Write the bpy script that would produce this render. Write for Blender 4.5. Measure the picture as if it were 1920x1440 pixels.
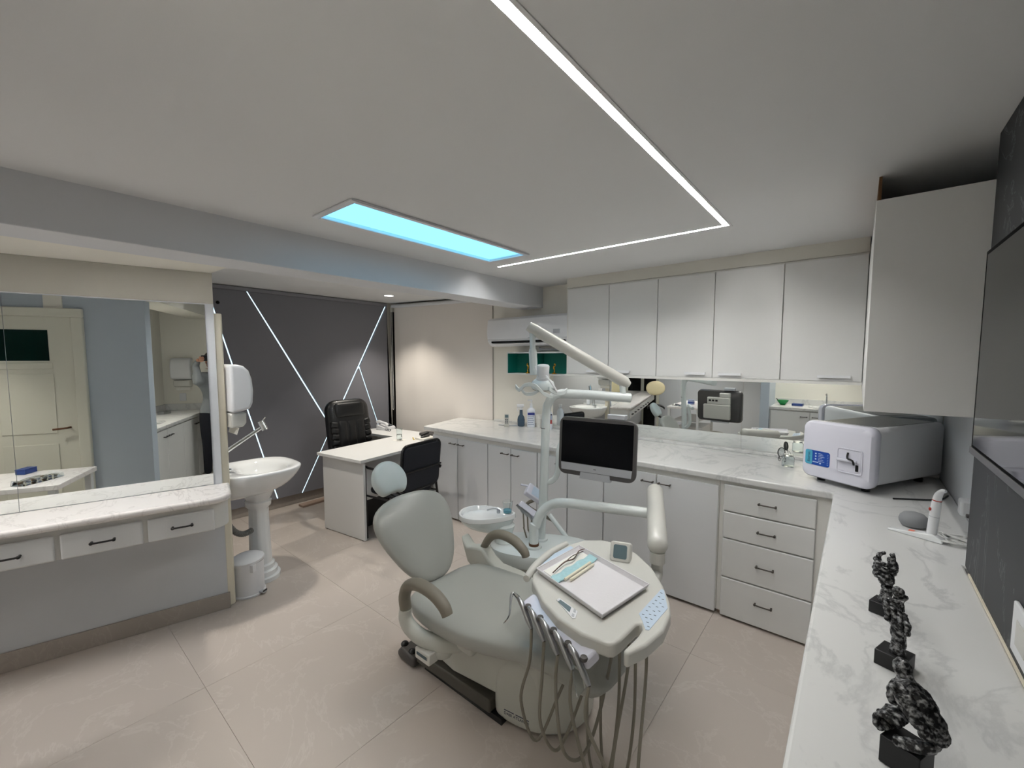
import bpy, bmesh, math, random
from mathutils import Vector, Matrix, Euler
random.seed(7)
for o in list(bpy.data.objects): bpy.data.objects.remove(o)
SC = bpy.context.scene
COL = SC.collection
PI = math.pi
def R(d): return math.radians(d)
# ---------------------------------------------------------------- camera
YAW, PITCH, FPX, CYP, CAMH = R(39.57), R(4.2), 785.0, 728.0, 1.65
cam = bpy.data.cameras.new('camera'); camo = bpy.data.objects.new('camera', cam); COL.objects.link(camo)
cam.sensor_width = 36; cam.sensor_fit = 'HORIZONTAL'; cam.lens = FPX/1920*36
cam.shift_y = (CYP-720)/1920; cam.clip_start = 0.05
camo.location = (0, 0, CAMH); camo.rotation_euler = (PI/2-PITCH, 0, YAW)
SC.camera = camo
# ---------------------------------------------------------------- world, exposure
w = bpy.data.worlds.new('world'); SC.world = w; w.use_nodes = True
w.node_tree.nodes['Background'].inputs[0].default_value = (.75, .85, 1, 1)
w.node_tree.nodes['Background'].inputs[1].default_value = 0.15
vs = SC.view_settings; vs.view_transform = 'Standard'; vs.look = 'None'; vs.gamma = 1.0
vs.use_curve_mapping = False; vs.exposure = EXPOSURE = 0.45
# light strengths (each used by the lamp it belongs to)
LED_W, SKY_W, SLIT_W, DOWN_W, COVE_W = 135.0, 1.6, 1.6, 8.0, 76.0
# ---------------------------------------------------------------- pixel rays (1920x1440 photograph)
_f = Vector((-math.sin(YAW)*math.cos(PITCH), math.cos(YAW)*math.cos(PITCH), -math.sin(PITCH)))
_r = Vector((math.cos(YAW), math.sin(YAW), 0)); _u = _r.cross(_f)
def PX(x, y, axis, val):
    "point where the photo pixel's ray meets the plane X/Y/Z = val"
    d = _f + _r*((x-960)/FPX) + _u*((CYP-y)/FPX); o = Vector((0, 0, CAMH)); i = 'XYZ'.index(axis)
    return o + d*((val-o[i])/d[i])
def PD(x, y, depth):
    "point on the pixel's ray at a depth along the view axis"
    return Vector((0, 0, CAMH)) + (_f + _r*((x-960)/FPX) + _u*((CYP-y)/FPX))*depth
# ---------------------------------------------------------------- materials
def lin(c):
    if isinstance(c, str):
        c = c.lstrip('#'); c = [int(c[i:i+2], 16)/255 for i in (0, 2, 4)]
        c = [v/12.92 if v <= .04045 else ((v+.055)/1.055)**2.4 for v in c]
    return (c[0], c[1], c[2], 1)
MATS = {}
def mat(name, col, rough=.5, metal=0, var=0.0, scale=8, bump=0.0, bscale=60, coat=0, trans=0, ior=1.45, emit=None, estr=0, spec=.5, alpha=1):
    m = bpy.data.materials.new(name); m.use_nodes = True; MATS[name] = m
    nt = m.node_tree; b = nt.nodes['Principled BSDF']; L = nt.links
    b.inputs['Base Color'].default_value = lin(col); b.inputs['Roughness'].default_value = rough
    b.inputs['Metallic'].default_value = metal; b.inputs['Coat Weight'].default_value = coat
    b.inputs['Transmission Weight'].default_value = trans; b.inputs['IOR'].default_value = ior
    b.inputs['Specular IOR Level'].default_value = spec; b.inputs['Alpha'].default_value = alpha
    if emit: b.inputs['Emission Color'].default_value = lin(emit); b.inputs['Emission Strength'].default_value = estr
    if var > 0 or bump > 0:
        tc = nt.nodes.new('ShaderNodeTexCoord')
        if var > 0:
            n = nt.nodes.new('ShaderNodeTexNoise'); n.inputs['Scale'].default_value = scale; n.inputs['Detail'].default_value = 5
            L.new(tc.outputs['Object'], n.inputs['Vector'])
            mx = nt.nodes.new('ShaderNodeMix'); mx.data_type = 'RGBA'
            c = lin(col); mx.inputs['A'].default_value = tuple(v*(1-var) for v in c[:3])+(1,); mx.inputs['B'].default_value = tuple(min(1, v*(1+var)) for v in c[:3])+(1,)
            L.new(n.outputs['Fac'], mx.inputs['Factor']); L.new(mx.outputs['Result'], b.inputs['Base Color'])
        if bump > 0:
            n2 = nt.nodes.new('ShaderNodeTexNoise'); n2.inputs['Scale'].default_value = bscale; n2.inputs['Detail'].default_value = 3
            L.new(tc.outputs['Object'], n2.inputs['Vector'])
            bp = nt.nodes.new('ShaderNodeBump'); bp.inputs['Strength'].default_value = bump; bp.inputs['Distance'].default_value = .004
            L.new(n2.outputs['Fac'], bp.inputs['Height']); L.new(bp.outputs['Normal'], b.inputs['Normal'])
    return m
def marble(name, base, vein, scale=3.0, width=(.47, .53), rough=.25, amt=.6, cloud=.06, rot=(0, 0, .6), stretch=(1, 2.2, 1), coat=.0):
    m = mat(name, base, rough, coat=coat); nt = m.node_tree; L = nt.links; b = nt.nodes['Principled BSDF']
    tc = nt.nodes.new('ShaderNodeTexCoord'); mp = nt.nodes.new('ShaderNodeMapping')
    mp.inputs['Rotation'].default_value = rot; mp.inputs['Scale'].default_value = stretch
    L.new(tc.outputs['Object'], mp.inputs['Vector'])
    n = nt.nodes.new('ShaderNodeTexNoise'); n.inputs['Scale'].default_value = scale; n.inputs['Detail'].default_value = 9
    n.inputs['Roughness'].default_value = .6; n.inputs['Distortion'].default_value = 1.1
    L.new(mp.outputs['Vector'], n.inputs['Vector'])
    rp = nt.nodes.new('ShaderNodeValToRGB'); e = rp.color_ramp.elements
    e[0].position = width[0]; e[0].color = (0, 0, 0, 1); e[1].position = width[1]; e[1].color = (0, 0, 0, 1)
    mid = e.new((width[0]+width[1])/2); mid.color = (1, 1, 1, 1)
    L.new(n.outputs['Fac'], rp.inputs['Fac'])
    n2 = nt.nodes.new('ShaderNodeTexNoise'); n2.inputs['Scale'].default_value = scale*.6; n2.inputs['Detail'].default_value = 4
    L.new(mp.outputs['Vector'], n2.inputs['Vector'])
    mu = nt.nodes.new('ShaderNodeMath'); mu.operation = 'MULTIPLY'; L.new(rp.outputs['Color'], mu.inputs[0]); L.new(n2.outputs['Fac'], mu.inputs[1])
    mu2 = nt.nodes.new('ShaderNodeMath'); mu2.operation = 'MULTIPLY'; mu2.inputs[1].default_value = amt*2; mu2.use_clamp = True; L.new(mu.outputs[0], mu2.inputs[0])
    m1 = nt.nodes.new('ShaderNodeMix'); m1.data_type = 'RGBA'; c = lin(base)
    m1.inputs['A'].default_value = tuple(v*(1-cloud) for v in c[:3])+(1,); m1.inputs['B'].default_value = tuple(min(1, v*(1+cloud)) for v in c[:3])+(1,)
    L.new(n2.outputs['Fac'], m1.inputs['Factor'])
    m2 = nt.nodes.new('ShaderNodeMix'); m2.data_type = 'RGBA'; m2.inputs['B'].default_value = lin(vein)
    L.new(mu2.outputs[0], m2.inputs['Factor']); L.new(m1.outputs['Result'], m2.inputs['A']); L.new(m2.outputs['Result'], b.inputs['Base Color'])
    return m
mat('ceiling_paint', '#e3e3e3', .9, bump=.05, bscale=300)
mat('wall_paint', '#cdd0d4', .8, bump=.05, bscale=250)
mat('wall_band', '#aaa79d', .85)
mat('wall_warm', '#dcd9d0', .8, bump=.05, bscale=250)
mat('wall_cool', '#b9c3ce', .8, bump=.05, bscale=250)
mat('wall_cream', '#ebe8df', .8, bump=.05, bscale=250)
mat('beam_paint', '#d9dadd', .8)
mat('laminate', '#dededd', .42, spec=.4)
mat('laminate_edge', '#e2e1dd', .45)
mat('laminate_cool', '#dedfe1', .38)
mat('cream_wood', '#e2dbc8', .5, var=.03)
mat('raw_wood', '#6b4b2e', .8, var=.2, scale=20)
marble('counter_marble', '#d9d9d8', '#a5a7aa', 1.7, (.47, .53), .22, .34, .04, (0, 0, 1.1), (1.3, 1, 1))
marble('vanity_marble', '#f0ebe8', '#bdb6b4', 2.2, (.48, .52), .22, .38, .02)
marble('floor_stone', '#bcb2aa', '#d2cac3', 1.3, (.488, .512), .36, .35, .07, (0, 0, .9), (1, 1.5, 1))
mat('grout', '#b2a8a0', .8)
marble('base_stone', '#a39b93', '#b5aca4', 3, (.48, .52), .4, .4, .1)
marble('dark_marble', '#2a2c2f', '#777b7f', 1.6, (.494, .506), .55, .6, .15, (.4, .3, 0), (1, 1.8, .8))
mat('mirror_glass', (.90, .93, .92), .005, 1.0)
mat('black_metal', '#2e2c2c', .4, .6)
mat('bronze_metal', '#55504c', .4, .8)
mat('chrome', '#d5d8da', .12, 1)
mat('steel', '#a7a9ab', .3, 1, var=.08, scale=30)
mat('white_ceramic', '#eceeef', .08, coat=.6)
mat('white_plastic', '#e4e5e8', .3)
mat('lilac_plastic', '#dcdce8', .16, coat=.4)
mat('cream_plastic', '#cfcec8', .28, coat=.25)
mat('unit_white', '#dfe6e6', .25, coat=.3)
mat('upholstery', '#a2a39d', .30, coat=.1, spec=.5)
mat('upholstery_pale', '#c2cccc', .35)
mat('arm_pad', '#7b7569', .5)
mat('seat_shell', '#c5c6be', .3, coat=.2)
mat('dark_grey_plastic', '#4d4a48', .45)
mat('base_grey', '#504d46', .5)
mat('hose_grey', '#7d786c', .55)
mat('black_plastic', '#141416', .35)
mat('bezel', '#4a4848', .3)
mat('screen', '#040508', .12, spec=.15)
mat('tv_screen', '#15181c', .06, spec=.35)
mat('silver_plastic', '#b9bcc2', .35, .4)
mat('leather', '#0c0c0f', .38, coat=.15, bump=.08, bscale=220)
mat('black_fabric', '#14171f', .8, bump=.15, bscale=600)
mat('panel_grey', '#7b7b82', .75, bump=.06, bscale=500)
mat('panel_rail', '#85858b', .6)
mat('blind_cream', '#ece6e0', .85, bump=.1, bscale=700)
mat('glass', '#ffffff', .02, trans=1, ior=1.45)
mat('thin_glass', '#f6fbfb', .02, trans=1, ior=1.16)
mat('water_blue', '#7fc4dc', .05, trans=.7, ior=1.33)
mat('green_panel', '#00695c', .55)
mat('green_plastic', '#128a45', .4)
mat('gold', '#c99a3c', .22, 1)
mat('blue_bottle', '#4f677b', .2, trans=.35)
mat('white_bottle', '#e6eaf2', .3)
mat('label_blue', '#26327f', .5)
mat('label_grey', '#9aa3bb', .5)
mat('label_red', '#9c3a36', .5)
mat('label_cyan', '#4fa9c6', .4)
mat('label_deep', '#1c4aa3', .35)
mat('label_text', '#c9d6ee', .5)
mat('key_blue', '#c3d3e4', .4)
mat('ink', '#3a4047', .6)
mat('ink_navy', '#1d2340', .6)
mat('lcd', '#5c7077', .3)
mat('lcd_off', '#42565e', .2)
mat('tray_metal', '#e4e1e4', .35, 0, bump=.25, bscale=90)
mat('pouch_blue', '#a9d2d8', .4, var=.15, scale=60, bump=.6, bscale=60)
mat('paper', '#eceae4', .8)
mat('paper_cream', '#e8e2ce', .8)
mat('tool_brown', '#5b4a42', .35, .7)
mat('sculpt_stone', '#4a4b4e', .42, .3, var=.5, scale=130, bump=1.0, bscale=90)
_n = MATS['sculpt_stone'].node_tree; _m = [q for q in _n.nodes if q.type == 'MIX'][0]; _t = [q for q in _n.nodes if q.type == 'TEX_NOISE'][0]
_m.inputs['A'].default_value = lin('#19191b'); _m.inputs['B'].default_value = lin('#b9babc')
_q = _n.nodes.new('ShaderNodeMapRange'); _q.inputs[1].default_value = .47; _q.inputs[2].default_value = .74
_n.links.new(_t.outputs['Fac'], _q.inputs[0]); _n.links.new(_q.outputs[0], _m.inputs['Factor'])
mat('sculpt_base', '#131315', .45)
mat('rust', '#6b4a35', .5, .6)
mat('speaker_fabric', '#8f9194', .95, bump=.4, bscale=900)
mat('red_plastic', '#b43a2c', .4)
mat('orange_plastic', '#e0735a', .4)
mat('cable_white', '#d8d8d6', .5)
mat('door_paint', '#e0dfd2', .45)
mat('dark_glass', '#0f2a26', .1)
mat('stool_cream', '#dccfa8', .5)
mat('navy_plastic', '#27407d', .4)
mat('brown_board', '#9a8577', .6)
mat('corrugated', '#6f6e6a', .5, .2)
mat('skin', '#b98a72', .5)
mat('hair', '#1d1714', .6)
mat('hoodie', '#777b7e', .85, bump=.2, bscale=300)
mat('trousers', '#10121c', .85)
mat('shoe', '#20201f', .6)
mat('void', '#020203', .9)
mat('tv_frame', '#0a0a0b', .85, spec=.1)
mat('yellow_plastic', '#d8b732', .4)
def emis(name, col, strength):
    m = bpy.data.materials.new(name); m.use_nodes = True; MATS[name] = m
    nt = m.node_tree; nt.nodes.remove(nt.nodes['Principled BSDF'])
    e = nt.nodes.new('ShaderNodeEmission'); e.inputs[0].default_value = lin(col) if isinstance(col, str) else (*col, 1); e.inputs[1].default_value = strength
    nt.links.new(e.outputs[0], nt.nodes['Material Output'].inputs[0]); return m
emis('led_light', (1.0, .985, .945), LED_W)
emis('sky_light', (.20, .64, .96), SKY_W)
emis('slit_light', (.62, .86, 1.0), SLIT_W)
emis('cove_light', (1.0, .98, .95), COVE_W)
emis('down_light', (1.0, .93, .82), DOWN_W)
# ---------------------------------------------------------------- mesh helpers
ROOT = {}      # object -> matrix of its thing
class M:
    def __init__(s): s.bm = bmesh.new()
    def add(s, verts, faces):
        vs = [s.bm.verts.new(v) for v in verts]
        for f in faces:
            try: s.bm.faces.new([vs[i] for i in f])
            except ValueError: pass
        return s
    def box(s, a, b, mtx=None):
        (x0, y0, z0), (x1, y1, z1) = a, b
        v = [Vector(p) for p in ((x0,y0,z0),(x1,y0,z0),(x1,y1,z0),(x0,y1,z0),(x0,y0,z1),(x1,y0,z1),(x1,y1,z1),(x0,y1,z1))]
        if mtx: v = [mtx @ p for p in v]
        return s.add(v, [(3,2,1,0),(4,5,6,7),(0,1,5,4),(1,2,6,5),(2,3,7,6),(3,0,4,7)])
    def cbox(s, c, size, mtx=None):
        c = Vector(c); h = Vector(size)/2; return s.box(c-h, c+h, mtx)
    def prism(s, poly, lo, hi):
        "poly: list of 3D points; lo/hi: offset vectors"
        lo, hi = Vector(lo), Vector(hi); n = len(poly); P = [Vector(p) for p in poly]
        return s.add([p+lo for p in P]+[p+hi for p in P], [tuple(range(n))[::-1], tuple(range(n, 2*n))]+[(i, (i+1) % n, n+(i+1) % n, n+i) for i in range(n)])
    def rings(s, rs, caps=True, closed=True):
        n = len(rs[0]); base = []
        for r in rs: base += list(r)
        F = []
        for k in range(len(rs)-1):
            for i in range(n if closed else n-1):
                j = (i+1) % n; F.append((k*n+i, k*n+j, (k+1)*n+j, (k+1)*n+i))
        if caps and closed: F += [tuple(range(n))[::-1], tuple(range((len(rs)-1)*n, len(rs)*n))]
        return s.add(base, F)
    def tube(s, pts, r, n=10, smooth=0, flat=1.0, caps=True):
        P = [Vector(p) for p in pts]; rr = list(r) if isinstance(r, (list, tuple)) else [r]*len(P)
        if smooth: P, rr = spline(P, smooth, rr)
        rs = []; up = None
        for i, p in enumerate(P):
            t = (P[min(i+1, len(P)-1)]-P[max(i-1, 0)]).normalized()
            if up is None: up = Vector((0, 0, 1)) if abs(t.z) < .9 else Vector((1, 0, 0))
            sd = t.cross(up).normalized(); up = sd.cross(t).normalized()
            rs.append([p + sd*math.cos(2*PI*k/n)*rr[i] + up*math.sin(2*PI*k/n)*rr[i]*flat for k in range(n)])
        return s.rings(rs, caps)
    def lathe(s, prof, c=(0, 0, 0), n=24, sx=1, sy=1, mtx=None, caps=True):
        c = Vector(c)
        rs = [[c+Vector((r*sx*math.cos(2*PI*k/n), r*sy*math.sin(2*PI*k/n), z)) for k in range(n)] for r, z in prof]
        if mtx: rs = [[mtx @ p for p in r] for r in rs]
        return s.rings(rs, caps)
    def sphere(s, c, r, n=16, m=10, sc=(1, 1, 1), mtx=None):
        prof = [(max(1e-4, math.sin(PI*i/m))*r, -math.cos(PI*i/m)*r) for i in range(m+1)]
        rs = [[Vector((q*math.cos(2*PI*k/n)*sc[0], q*math.sin(2*PI*k/n)*sc[1], z*sc[2])) for k in range(n)] for q, z in prof]
        c = Vector(c); rs = [[c+(mtx @ p if mtx else p) for p in rr] for rr in rs]
        return s.rings(rs)
    def obj(s, name, m, parent=None, local=False, bevel=0, seg=2, sub=0, smooth=True, ang=40, label=None, kind=None):
        bmesh.ops.remove_doubles(s.bm, verts=s.bm.verts, dist=1e-6)
        bmesh.ops.recalc_face_normals(s.bm, faces=s.bm.faces)
        if parent is not None and not local: s.bm.transform(ROOT[parent.name].inverted())
        me = bpy.data.meshes.new(name); s.bm.to_mesh(me); s.bm.free()
        return link(name, me, m, parent, bevel, seg, sub, smooth, ang, label, kind)
def link(name, me, m, parent=None, bevel=0, seg=2, sub=0, smooth=True, ang=40, label=None, kind=None):
    o = bpy.data.objects.new(name, me); COL.objects.link(o)
    for q in (m if isinstance(m, (list, tuple)) else [m]): me.materials.append(MATS[q] if isinstance(q, str) else q)
    if smooth:
        me.polygons.foreach_set('use_smooth', [True]*len(me.polygons))
        if sub == 0: me.set_sharp_from_angle(angle=R(ang))
    if bevel:
        b = o.modifiers.new('bevel', 'BEVEL'); b.width = bevel; b.segments = seg; b.limit_method = 'ANGLE'; b.angle_limit = R(35)
    if sub:
        q = o.modifiers.new('sub', 'SUBSURF'); q.levels = sub; q.render_levels = sub
    if parent is not None: o.parent = parent; ROOT[o.name] = ROOT[parent.name]
    else: ROOT[o.name] = Matrix()
    if label: o['label'] = label
    if kind: o['kind'] = kind
    return o
def spline(P, k, rr):
    Q, S = [], []
    for i in range(len(P)-1):
        p0, p1, p2, p3 = P[max(i-1, 0)], P[i], P[i+1], P[min(i+2, len(P)-1)]
        for j in range(k):
            t = j/k
            Q.append(.5*((2*p1)+(p2-p0)*t+(2*p0-5*p1+4*p2-p3)*t*t+(3*p1-p0-3*p2+p3)*t**3)); S.append(rr[i]*(1-t)+rr[i+1]*t)
    Q.append(P[-1]); S.append(rr[-1]); return Q, S
def thing(name, label, cat, loc=(0, 0, 0), rz=0, group=None):
    o = bpy.data.objects.new(name, None); COL.objects.link(o); o.empty_display_size = .05
    o.location = loc; o.rotation_euler = (0, 0, rz)
    ROOT[o.name] = Matrix.Translation(Vector(loc)) @ Matrix.Rotation(rz, 4, 'Z')
    o['label'] = label; o['category'] = cat
    if group: o['group'] = group
    return o
def tag(o, label, cat, group=None):
    o['label'] = label; o['category'] = cat
    if group: o['group'] = group
    return o
def origin(o, loc):
    "move a single-mesh thing's origin to loc"
    loc = Vector(loc); o.data.transform(Matrix.Translation(-loc)); o.location = loc; ROOT[o.name] = Matrix.Translation(loc); return o
def struct(o): o['kind'] = 'structure'; return o
def rrect(w, h, r, n=5):
    "rounded rectangle outline, centred, as 2D points"
    out = []
    for cx, cy, a0 in ((w/2-r, h/2-r, 0), (-w/2+r, h/2-r, 90), (-w/2+r, -h/2+r, 180), (w/2-r, -h/2+r, 270)):
        for i in range(n+1):
            a = R(a0+90*i/n); out.append((cx+r*math.cos(a), cy+r*math.sin(a)))
    return out
def frame(o, x, y):
    "matrix with origin o, x and y axes (z = x cross y)"
    x = Vector(x).normalized(); y = Vector(y); z = x.cross(y).normalized(); y = z.cross(x)
    m = Matrix((x, y, z)).transposed().to_4x4(); m.translation = Vector(o); return m
def text(body, size, mtx, m, parent, name='lettering', extrude=.0004, align='CENTER', spacing=1.0):
    cu = bpy.data.curves.new(name, 'FONT'); cu.body = body; cu.size = size; cu.extrude = extrude; cu.align_x = align; cu.align_y = 'CENTER'; cu.space_character = spacing
    cu.resolution_u = 3
    t = bpy.data.objects.new(name+'_tmp', cu); COL.objects.link(t)
    dg = bpy.context.evaluated_depsgraph_get(); me = bpy.data.meshes.new_from_object(t.evaluated_get(dg)); bpy.data.objects.remove(t)
    me.materials.clear(); me.transform(ROOT[parent.name].inverted() @ mtx)
    return link(name, me, m, parent, smooth=False)
# ================================================================ THE ROOM
CEIL, BACK, ZT = 2.38, 3.62, .92
VA = R(14.5); VB = Vector((-3.143, .856, 0)); VD = Vector((math.sin(VA), math.cos(VA), 0)); VN = Vector((math.cos(VA), -math.sin(VA), 0))
def W(s, d, z): return VB + VD*s + VN*d + Vector((0, 0, z))
def slab_with_holes(x0, x1, y0, y1, z0, z1, holes):
    xs = sorted({x0, x1, *[h[0] for h in holes], *[h[1] for h in holes]}); ys = sorted({y0, y1, *[h[2] for h in holes], *[h[3] for h in holes]})
    m = M()
    for i in range(len(xs)-1):
        for j in range(len(ys)-1):
            cx, cy = (xs[i]+xs[i+1])/2, (ys[j]+ys[j+1])/2
            if any(h[0] < cx < h[1] and h[2] < cy < h[3] for h in holes): continue
            m.box((xs[i], ys[j], z0), (xs[i+1], ys[j+1], z1))
    return m
# floor: slab and individual large tiles
fl = struct(M().box((-5.1, -2.75, -.12), (1.15, 3.75, -.012)).obj('floor', 'grout', smooth=False))
T = .90; tile_me = None
tm = M().box((.0005, .0005, -.012), (T-.0005, T-.0005, 0)); bmesh.ops.bevel(tm.bm, geom=[e for e in tm.bm.edges if all(v.co.z > -.001 for v in e.verts)], offset=.0006, segments=1, affect='EDGES')
me = bpy.data.meshes.new('tile'); tm.bm.to_mesh(me); tm.bm.free(); me.materials.append(MATS['floor_stone'])
for i in range(-6, 2):
    for j in range(-3, 5):
        x, y = i*T+.25, j*T-.35
        if x > 1.2 or y > 3.7: continue
        o = bpy.data.objects.new('tile', me); COL.objects.link(o); o.parent = fl; o.location = (x, y, 0)
# ceiling with openings for the skylight and the light line
SKX0, SKX1, SKY0, SKY1 = -2.195, -1.835, 1.065, 2.39
LX0, LX1, LY1 = -.611, -.585, 2.602; LSX = -2.285; LSY0 = 2.577; LY0 = .30
struct(slab_with_holes(-2.6, 1.15, -2.75, 3.75, CEIL, CEIL+.10, [(SKX0, SKX1, SKY0, SKY1), (LX0, LX1, LY0, LY1), (LSX, LX0, LSY0, LY1)]).obj('ceiling', 'ceiling_paint', smooth=False))
struct(M().box((-5.1, .86, 2.36), (-2.8, 3.75, 2.5)).obj('ceiling', 'ceiling_paint', smooth=False))
m = M().prism([(-2.872, -2.75, 2.175), (-2.872, .86, 2.175), W(-.005, 0, 2.175), W(-3.75, 0, 2.175)], (0, 0, 0), (0, 0, .25))
struct(m.obj('ceiling', 'wall_cream', smooth=False))
struct(M().box((-2.83, -2.75, 2.165), (-2.57, BACK, 2.45)).obj('trim_1', 'beam_paint', smooth=False, bevel=.004))
# walls
struct(M().box((-3.42, BACK, 0), (.7, 3.75, 2.5)).obj('wall_back', 'wall_cream', smooth=False))
CB0, CB1 = Vector((-4.80, 3.295, 0)), Vector((-3.27, 3.60, 0)); CBD = (CB1-CB0).normalized(); CBN = Vector((CBD.y, -CBD.x, 0))
m = M().prism([CB0-CBD*.2-CBN*.06, CB1+CBD*.1-CBN*.06, CB1+CBD*.1-CBN*.2, CB0-CBD*.2-CBN*.2], (0, 0, 0), (0, 0, 2.5))
struct(m.obj('wall_alcove', 'wall_warm', smooth=False))
struct(M().box((-5.1, .86, 0), (-4.87, 3.75, 2.5)).obj('wall_left', 'wall_warm', smooth=False))
m = M().prism([VB, W(-3.75, 0, 0), Vector((-5.1, -2.75, 0)), Vector((-5.1, VB.y, 0))], (0, 0, 0), (0, 0, 2.45))
struct(m.obj('wall_vanity', 'wall_paint', smooth=False))
struct(M().box((.415, 2.1, 0), (.7, 3.75, 2.5)).obj('wall_right', 'wall_paint', smooth=False))
dk = struct(M().box((.335, .38, 0), (1.15, 2.1, 2.5)).obj('wall_right', 'wall_paint', smooth=False))
M().box((.3205, .385, .922), (.3345, 2.104, 2.378)).obj('marble_panel', 'dark_marble', dk, smooth=False, bevel=.002)
struct(M().box((1.0, -.93, 0), (1.15, .38, 2.5)).obj('wall_end', 'wall_cream', smooth=False))
M().box((.3155, .45, .9205), (.320, 2.02, .927)).obj('edge_strip', 'cream_wood', dk, smooth=False)
# rooms behind the camera, seen in the mirrors
struct(M().box((-1.15, -2.75, 0), (-1.03, -.20, 2.5)).obj('wall_side', 'wall_cool', smooth=False))
struct(M().box((-1.16, -.93, 0), (1.15, -.80, 2.5)).obj('wall_niche', 'wall_cream', smooth=False))
struct(M().box((-5.1, -2.85, 0), (-1.0, -2.72, 2.5)).obj('wall_far', 'wall_paint', smooth=False))
struct(M().box((-1.16, -.45, 2.20), (1.0, -.10, 2.45)).obj('trim_2', 'wall_warm', smooth=False))
struct(M().box((-1.18, -2.72, 2.24), (-1.14, -.20, 2.38)).obj('trim_3', 'wall_warm', smooth=False))
struct(M().prism([W(-.0, 0, 0), W(-.0, .003, 0), W(-3.7, .003, 0), W(-3.7, 0, 0)], (0, 0, 1.985), (0, 0, 2.174)).obj('trim_7', 'wall_band', smooth=False))
# baseboards
struct(M().prism([W(.012, .0, 0), W(.012, .014, 0), W(-3.7, .014, 0), W(-3.7, 0, 0)], (0, 0, 0), (0, 0, .105)).obj('baseboard_vanity', 'base_stone', smooth=False, bevel=.002))
struct(M().box((-4.9, VB.y, 0), (-3.22, VB.y+.013, .105)).obj('baseboard_return', 'base_stone', smooth=False))
struct(M().box((-4.87, .88, 0), (-4.845, 3.3, .115)).obj('baseboard_left', 'base_stone', smooth=False, bevel=.002))
# moulded cream post at the wall end
m = M()
pts = [VB+Vector((-.012, .001, 0)), VB+Vector((-.014, .040, 0)), VB+Vector((-.03, .052, 0)), VB+Vector((-.045, .046, 0)), VB+Vector((-.075, .046, 0)), VB+Vector((-.075, .001, 0))]
m.prism(pts, (0, 0, .0), (0, 0, 1.93))
struct(m.obj('trim_4', 'cream_wood', bevel=.006, seg=3))
# dark slot of the window beside the cream blind
m = M().prism([CB0-CBD*.03-CBN*.02, CB0+CBD*.06-CBN*.02, CB0+CBD*.06-CBN*.045, CB0-CBD*.03-CBN*.045], (0, 0, .1), (0, 0, 2.25))
wn = struct(m.obj('window_2', 'black_plastic', smooth=False))
M().prism([CB0-CBD*.005-CBN*.012, CB0+CBD*.012-CBN*.012, CB0+CBD*.012-CBN*.022, CB0-CBD*.005-CBN*.022], (0, 0, .1), (0, 0, 2.25)).obj('window_frame', 'bronze_metal', wn, smooth=False)
# ---------------------------------------------------------------- ceiling lights
sk = M().box((SKX0-.006, SKY0-.006, CEIL+.1), (SKX1+.006, SKY1+.006, CEIL+.115)).obj('window_1', 'white_plastic', smooth=False); struct(sk)
def ring(x0, x1, y0, y1, t, z0, z1, m=None):
    m = m or M()
    m.box((x0, y0, z0), (x1, y0+t, z1)); m.box((x0, y1-t, z0), (x1, y1, z1)); m.box((x0, y0+t, z0), (x0+t, y1-t, z1)); m.box((x1-t, y0+t, z0), (x1, y1-t, z1)); return m
ring(SKX0-.012, SKX1+.012, SKY0-.012, SKY1+.012, .03, CEIL-.012, CEIL-.0005).obj('window_frame', 'white_plastic', sk, bevel=.003, smooth=False)
ring(SKX0, SKX1, SKY0, SKY1, .006, CEIL, CEIL+.10).obj('reveal', 'white_plastic', sk, smooth=False)
M().box((SKX0+.004, SKY0+.004, CEIL+.012), (SKX1-.004, SKY1-.004, CEIL+.022)).obj('pane', 'sky_light', sk, smooth=False)
ld = thing('linear_light', 'long warm white light line recessed in the ceiling with one right-angled corner', 'light', ((LX0+LX1)/2, LY1, CEIL))
m = M(); m.box((LX0, LY0, CEIL+.02), (LX1, LY1, CEIL+.06)); m.box((LSX, LSY0, CEIL+.02), (LX0-.0003, LY1, CEIL+.06)); m.obj('housing', 'white_plastic', ld, smooth=False)
m = M(); m.box((LX0+.007, LY0+.003, CEIL+.008), (LX1-.007, LY1-.008, CEIL+.0195)); m.box((LSX+.003, LSY0+.008, CEIL+.008), (LX0+.0068, LY1-.008, CEIL+.0195)); m.obj('diffuser', 'led_light', ld, smooth=False)
m = M(); m.box((LX0-.012, LY0, CEIL-.004), (LX0-.0004, LSY0-.012, CEIL-.0004)); m.box((LX1+.0004, LY0, CEIL-.004), (LX1+.012, LY1+.012, CEIL-.0004)); m.obj('flange', 'ceiling_paint', ld, smooth=False)
cv = thing('cove_light', 'hidden warm light strip in the slot behind the grey beam above the vanity', 'light', (-2.851, -.6, 2.18))
M().box((-2.8715, -2.2, 2.216), (-2.8305, .84, 2.225)).obj('channel', 'white_plastic', cv, smooth=False)
M().box((-2.866, -2.19, 2.205), (-2.836, .83, 2.2155)).obj('strip', 'cove_light', cv, smooth=False)
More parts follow.
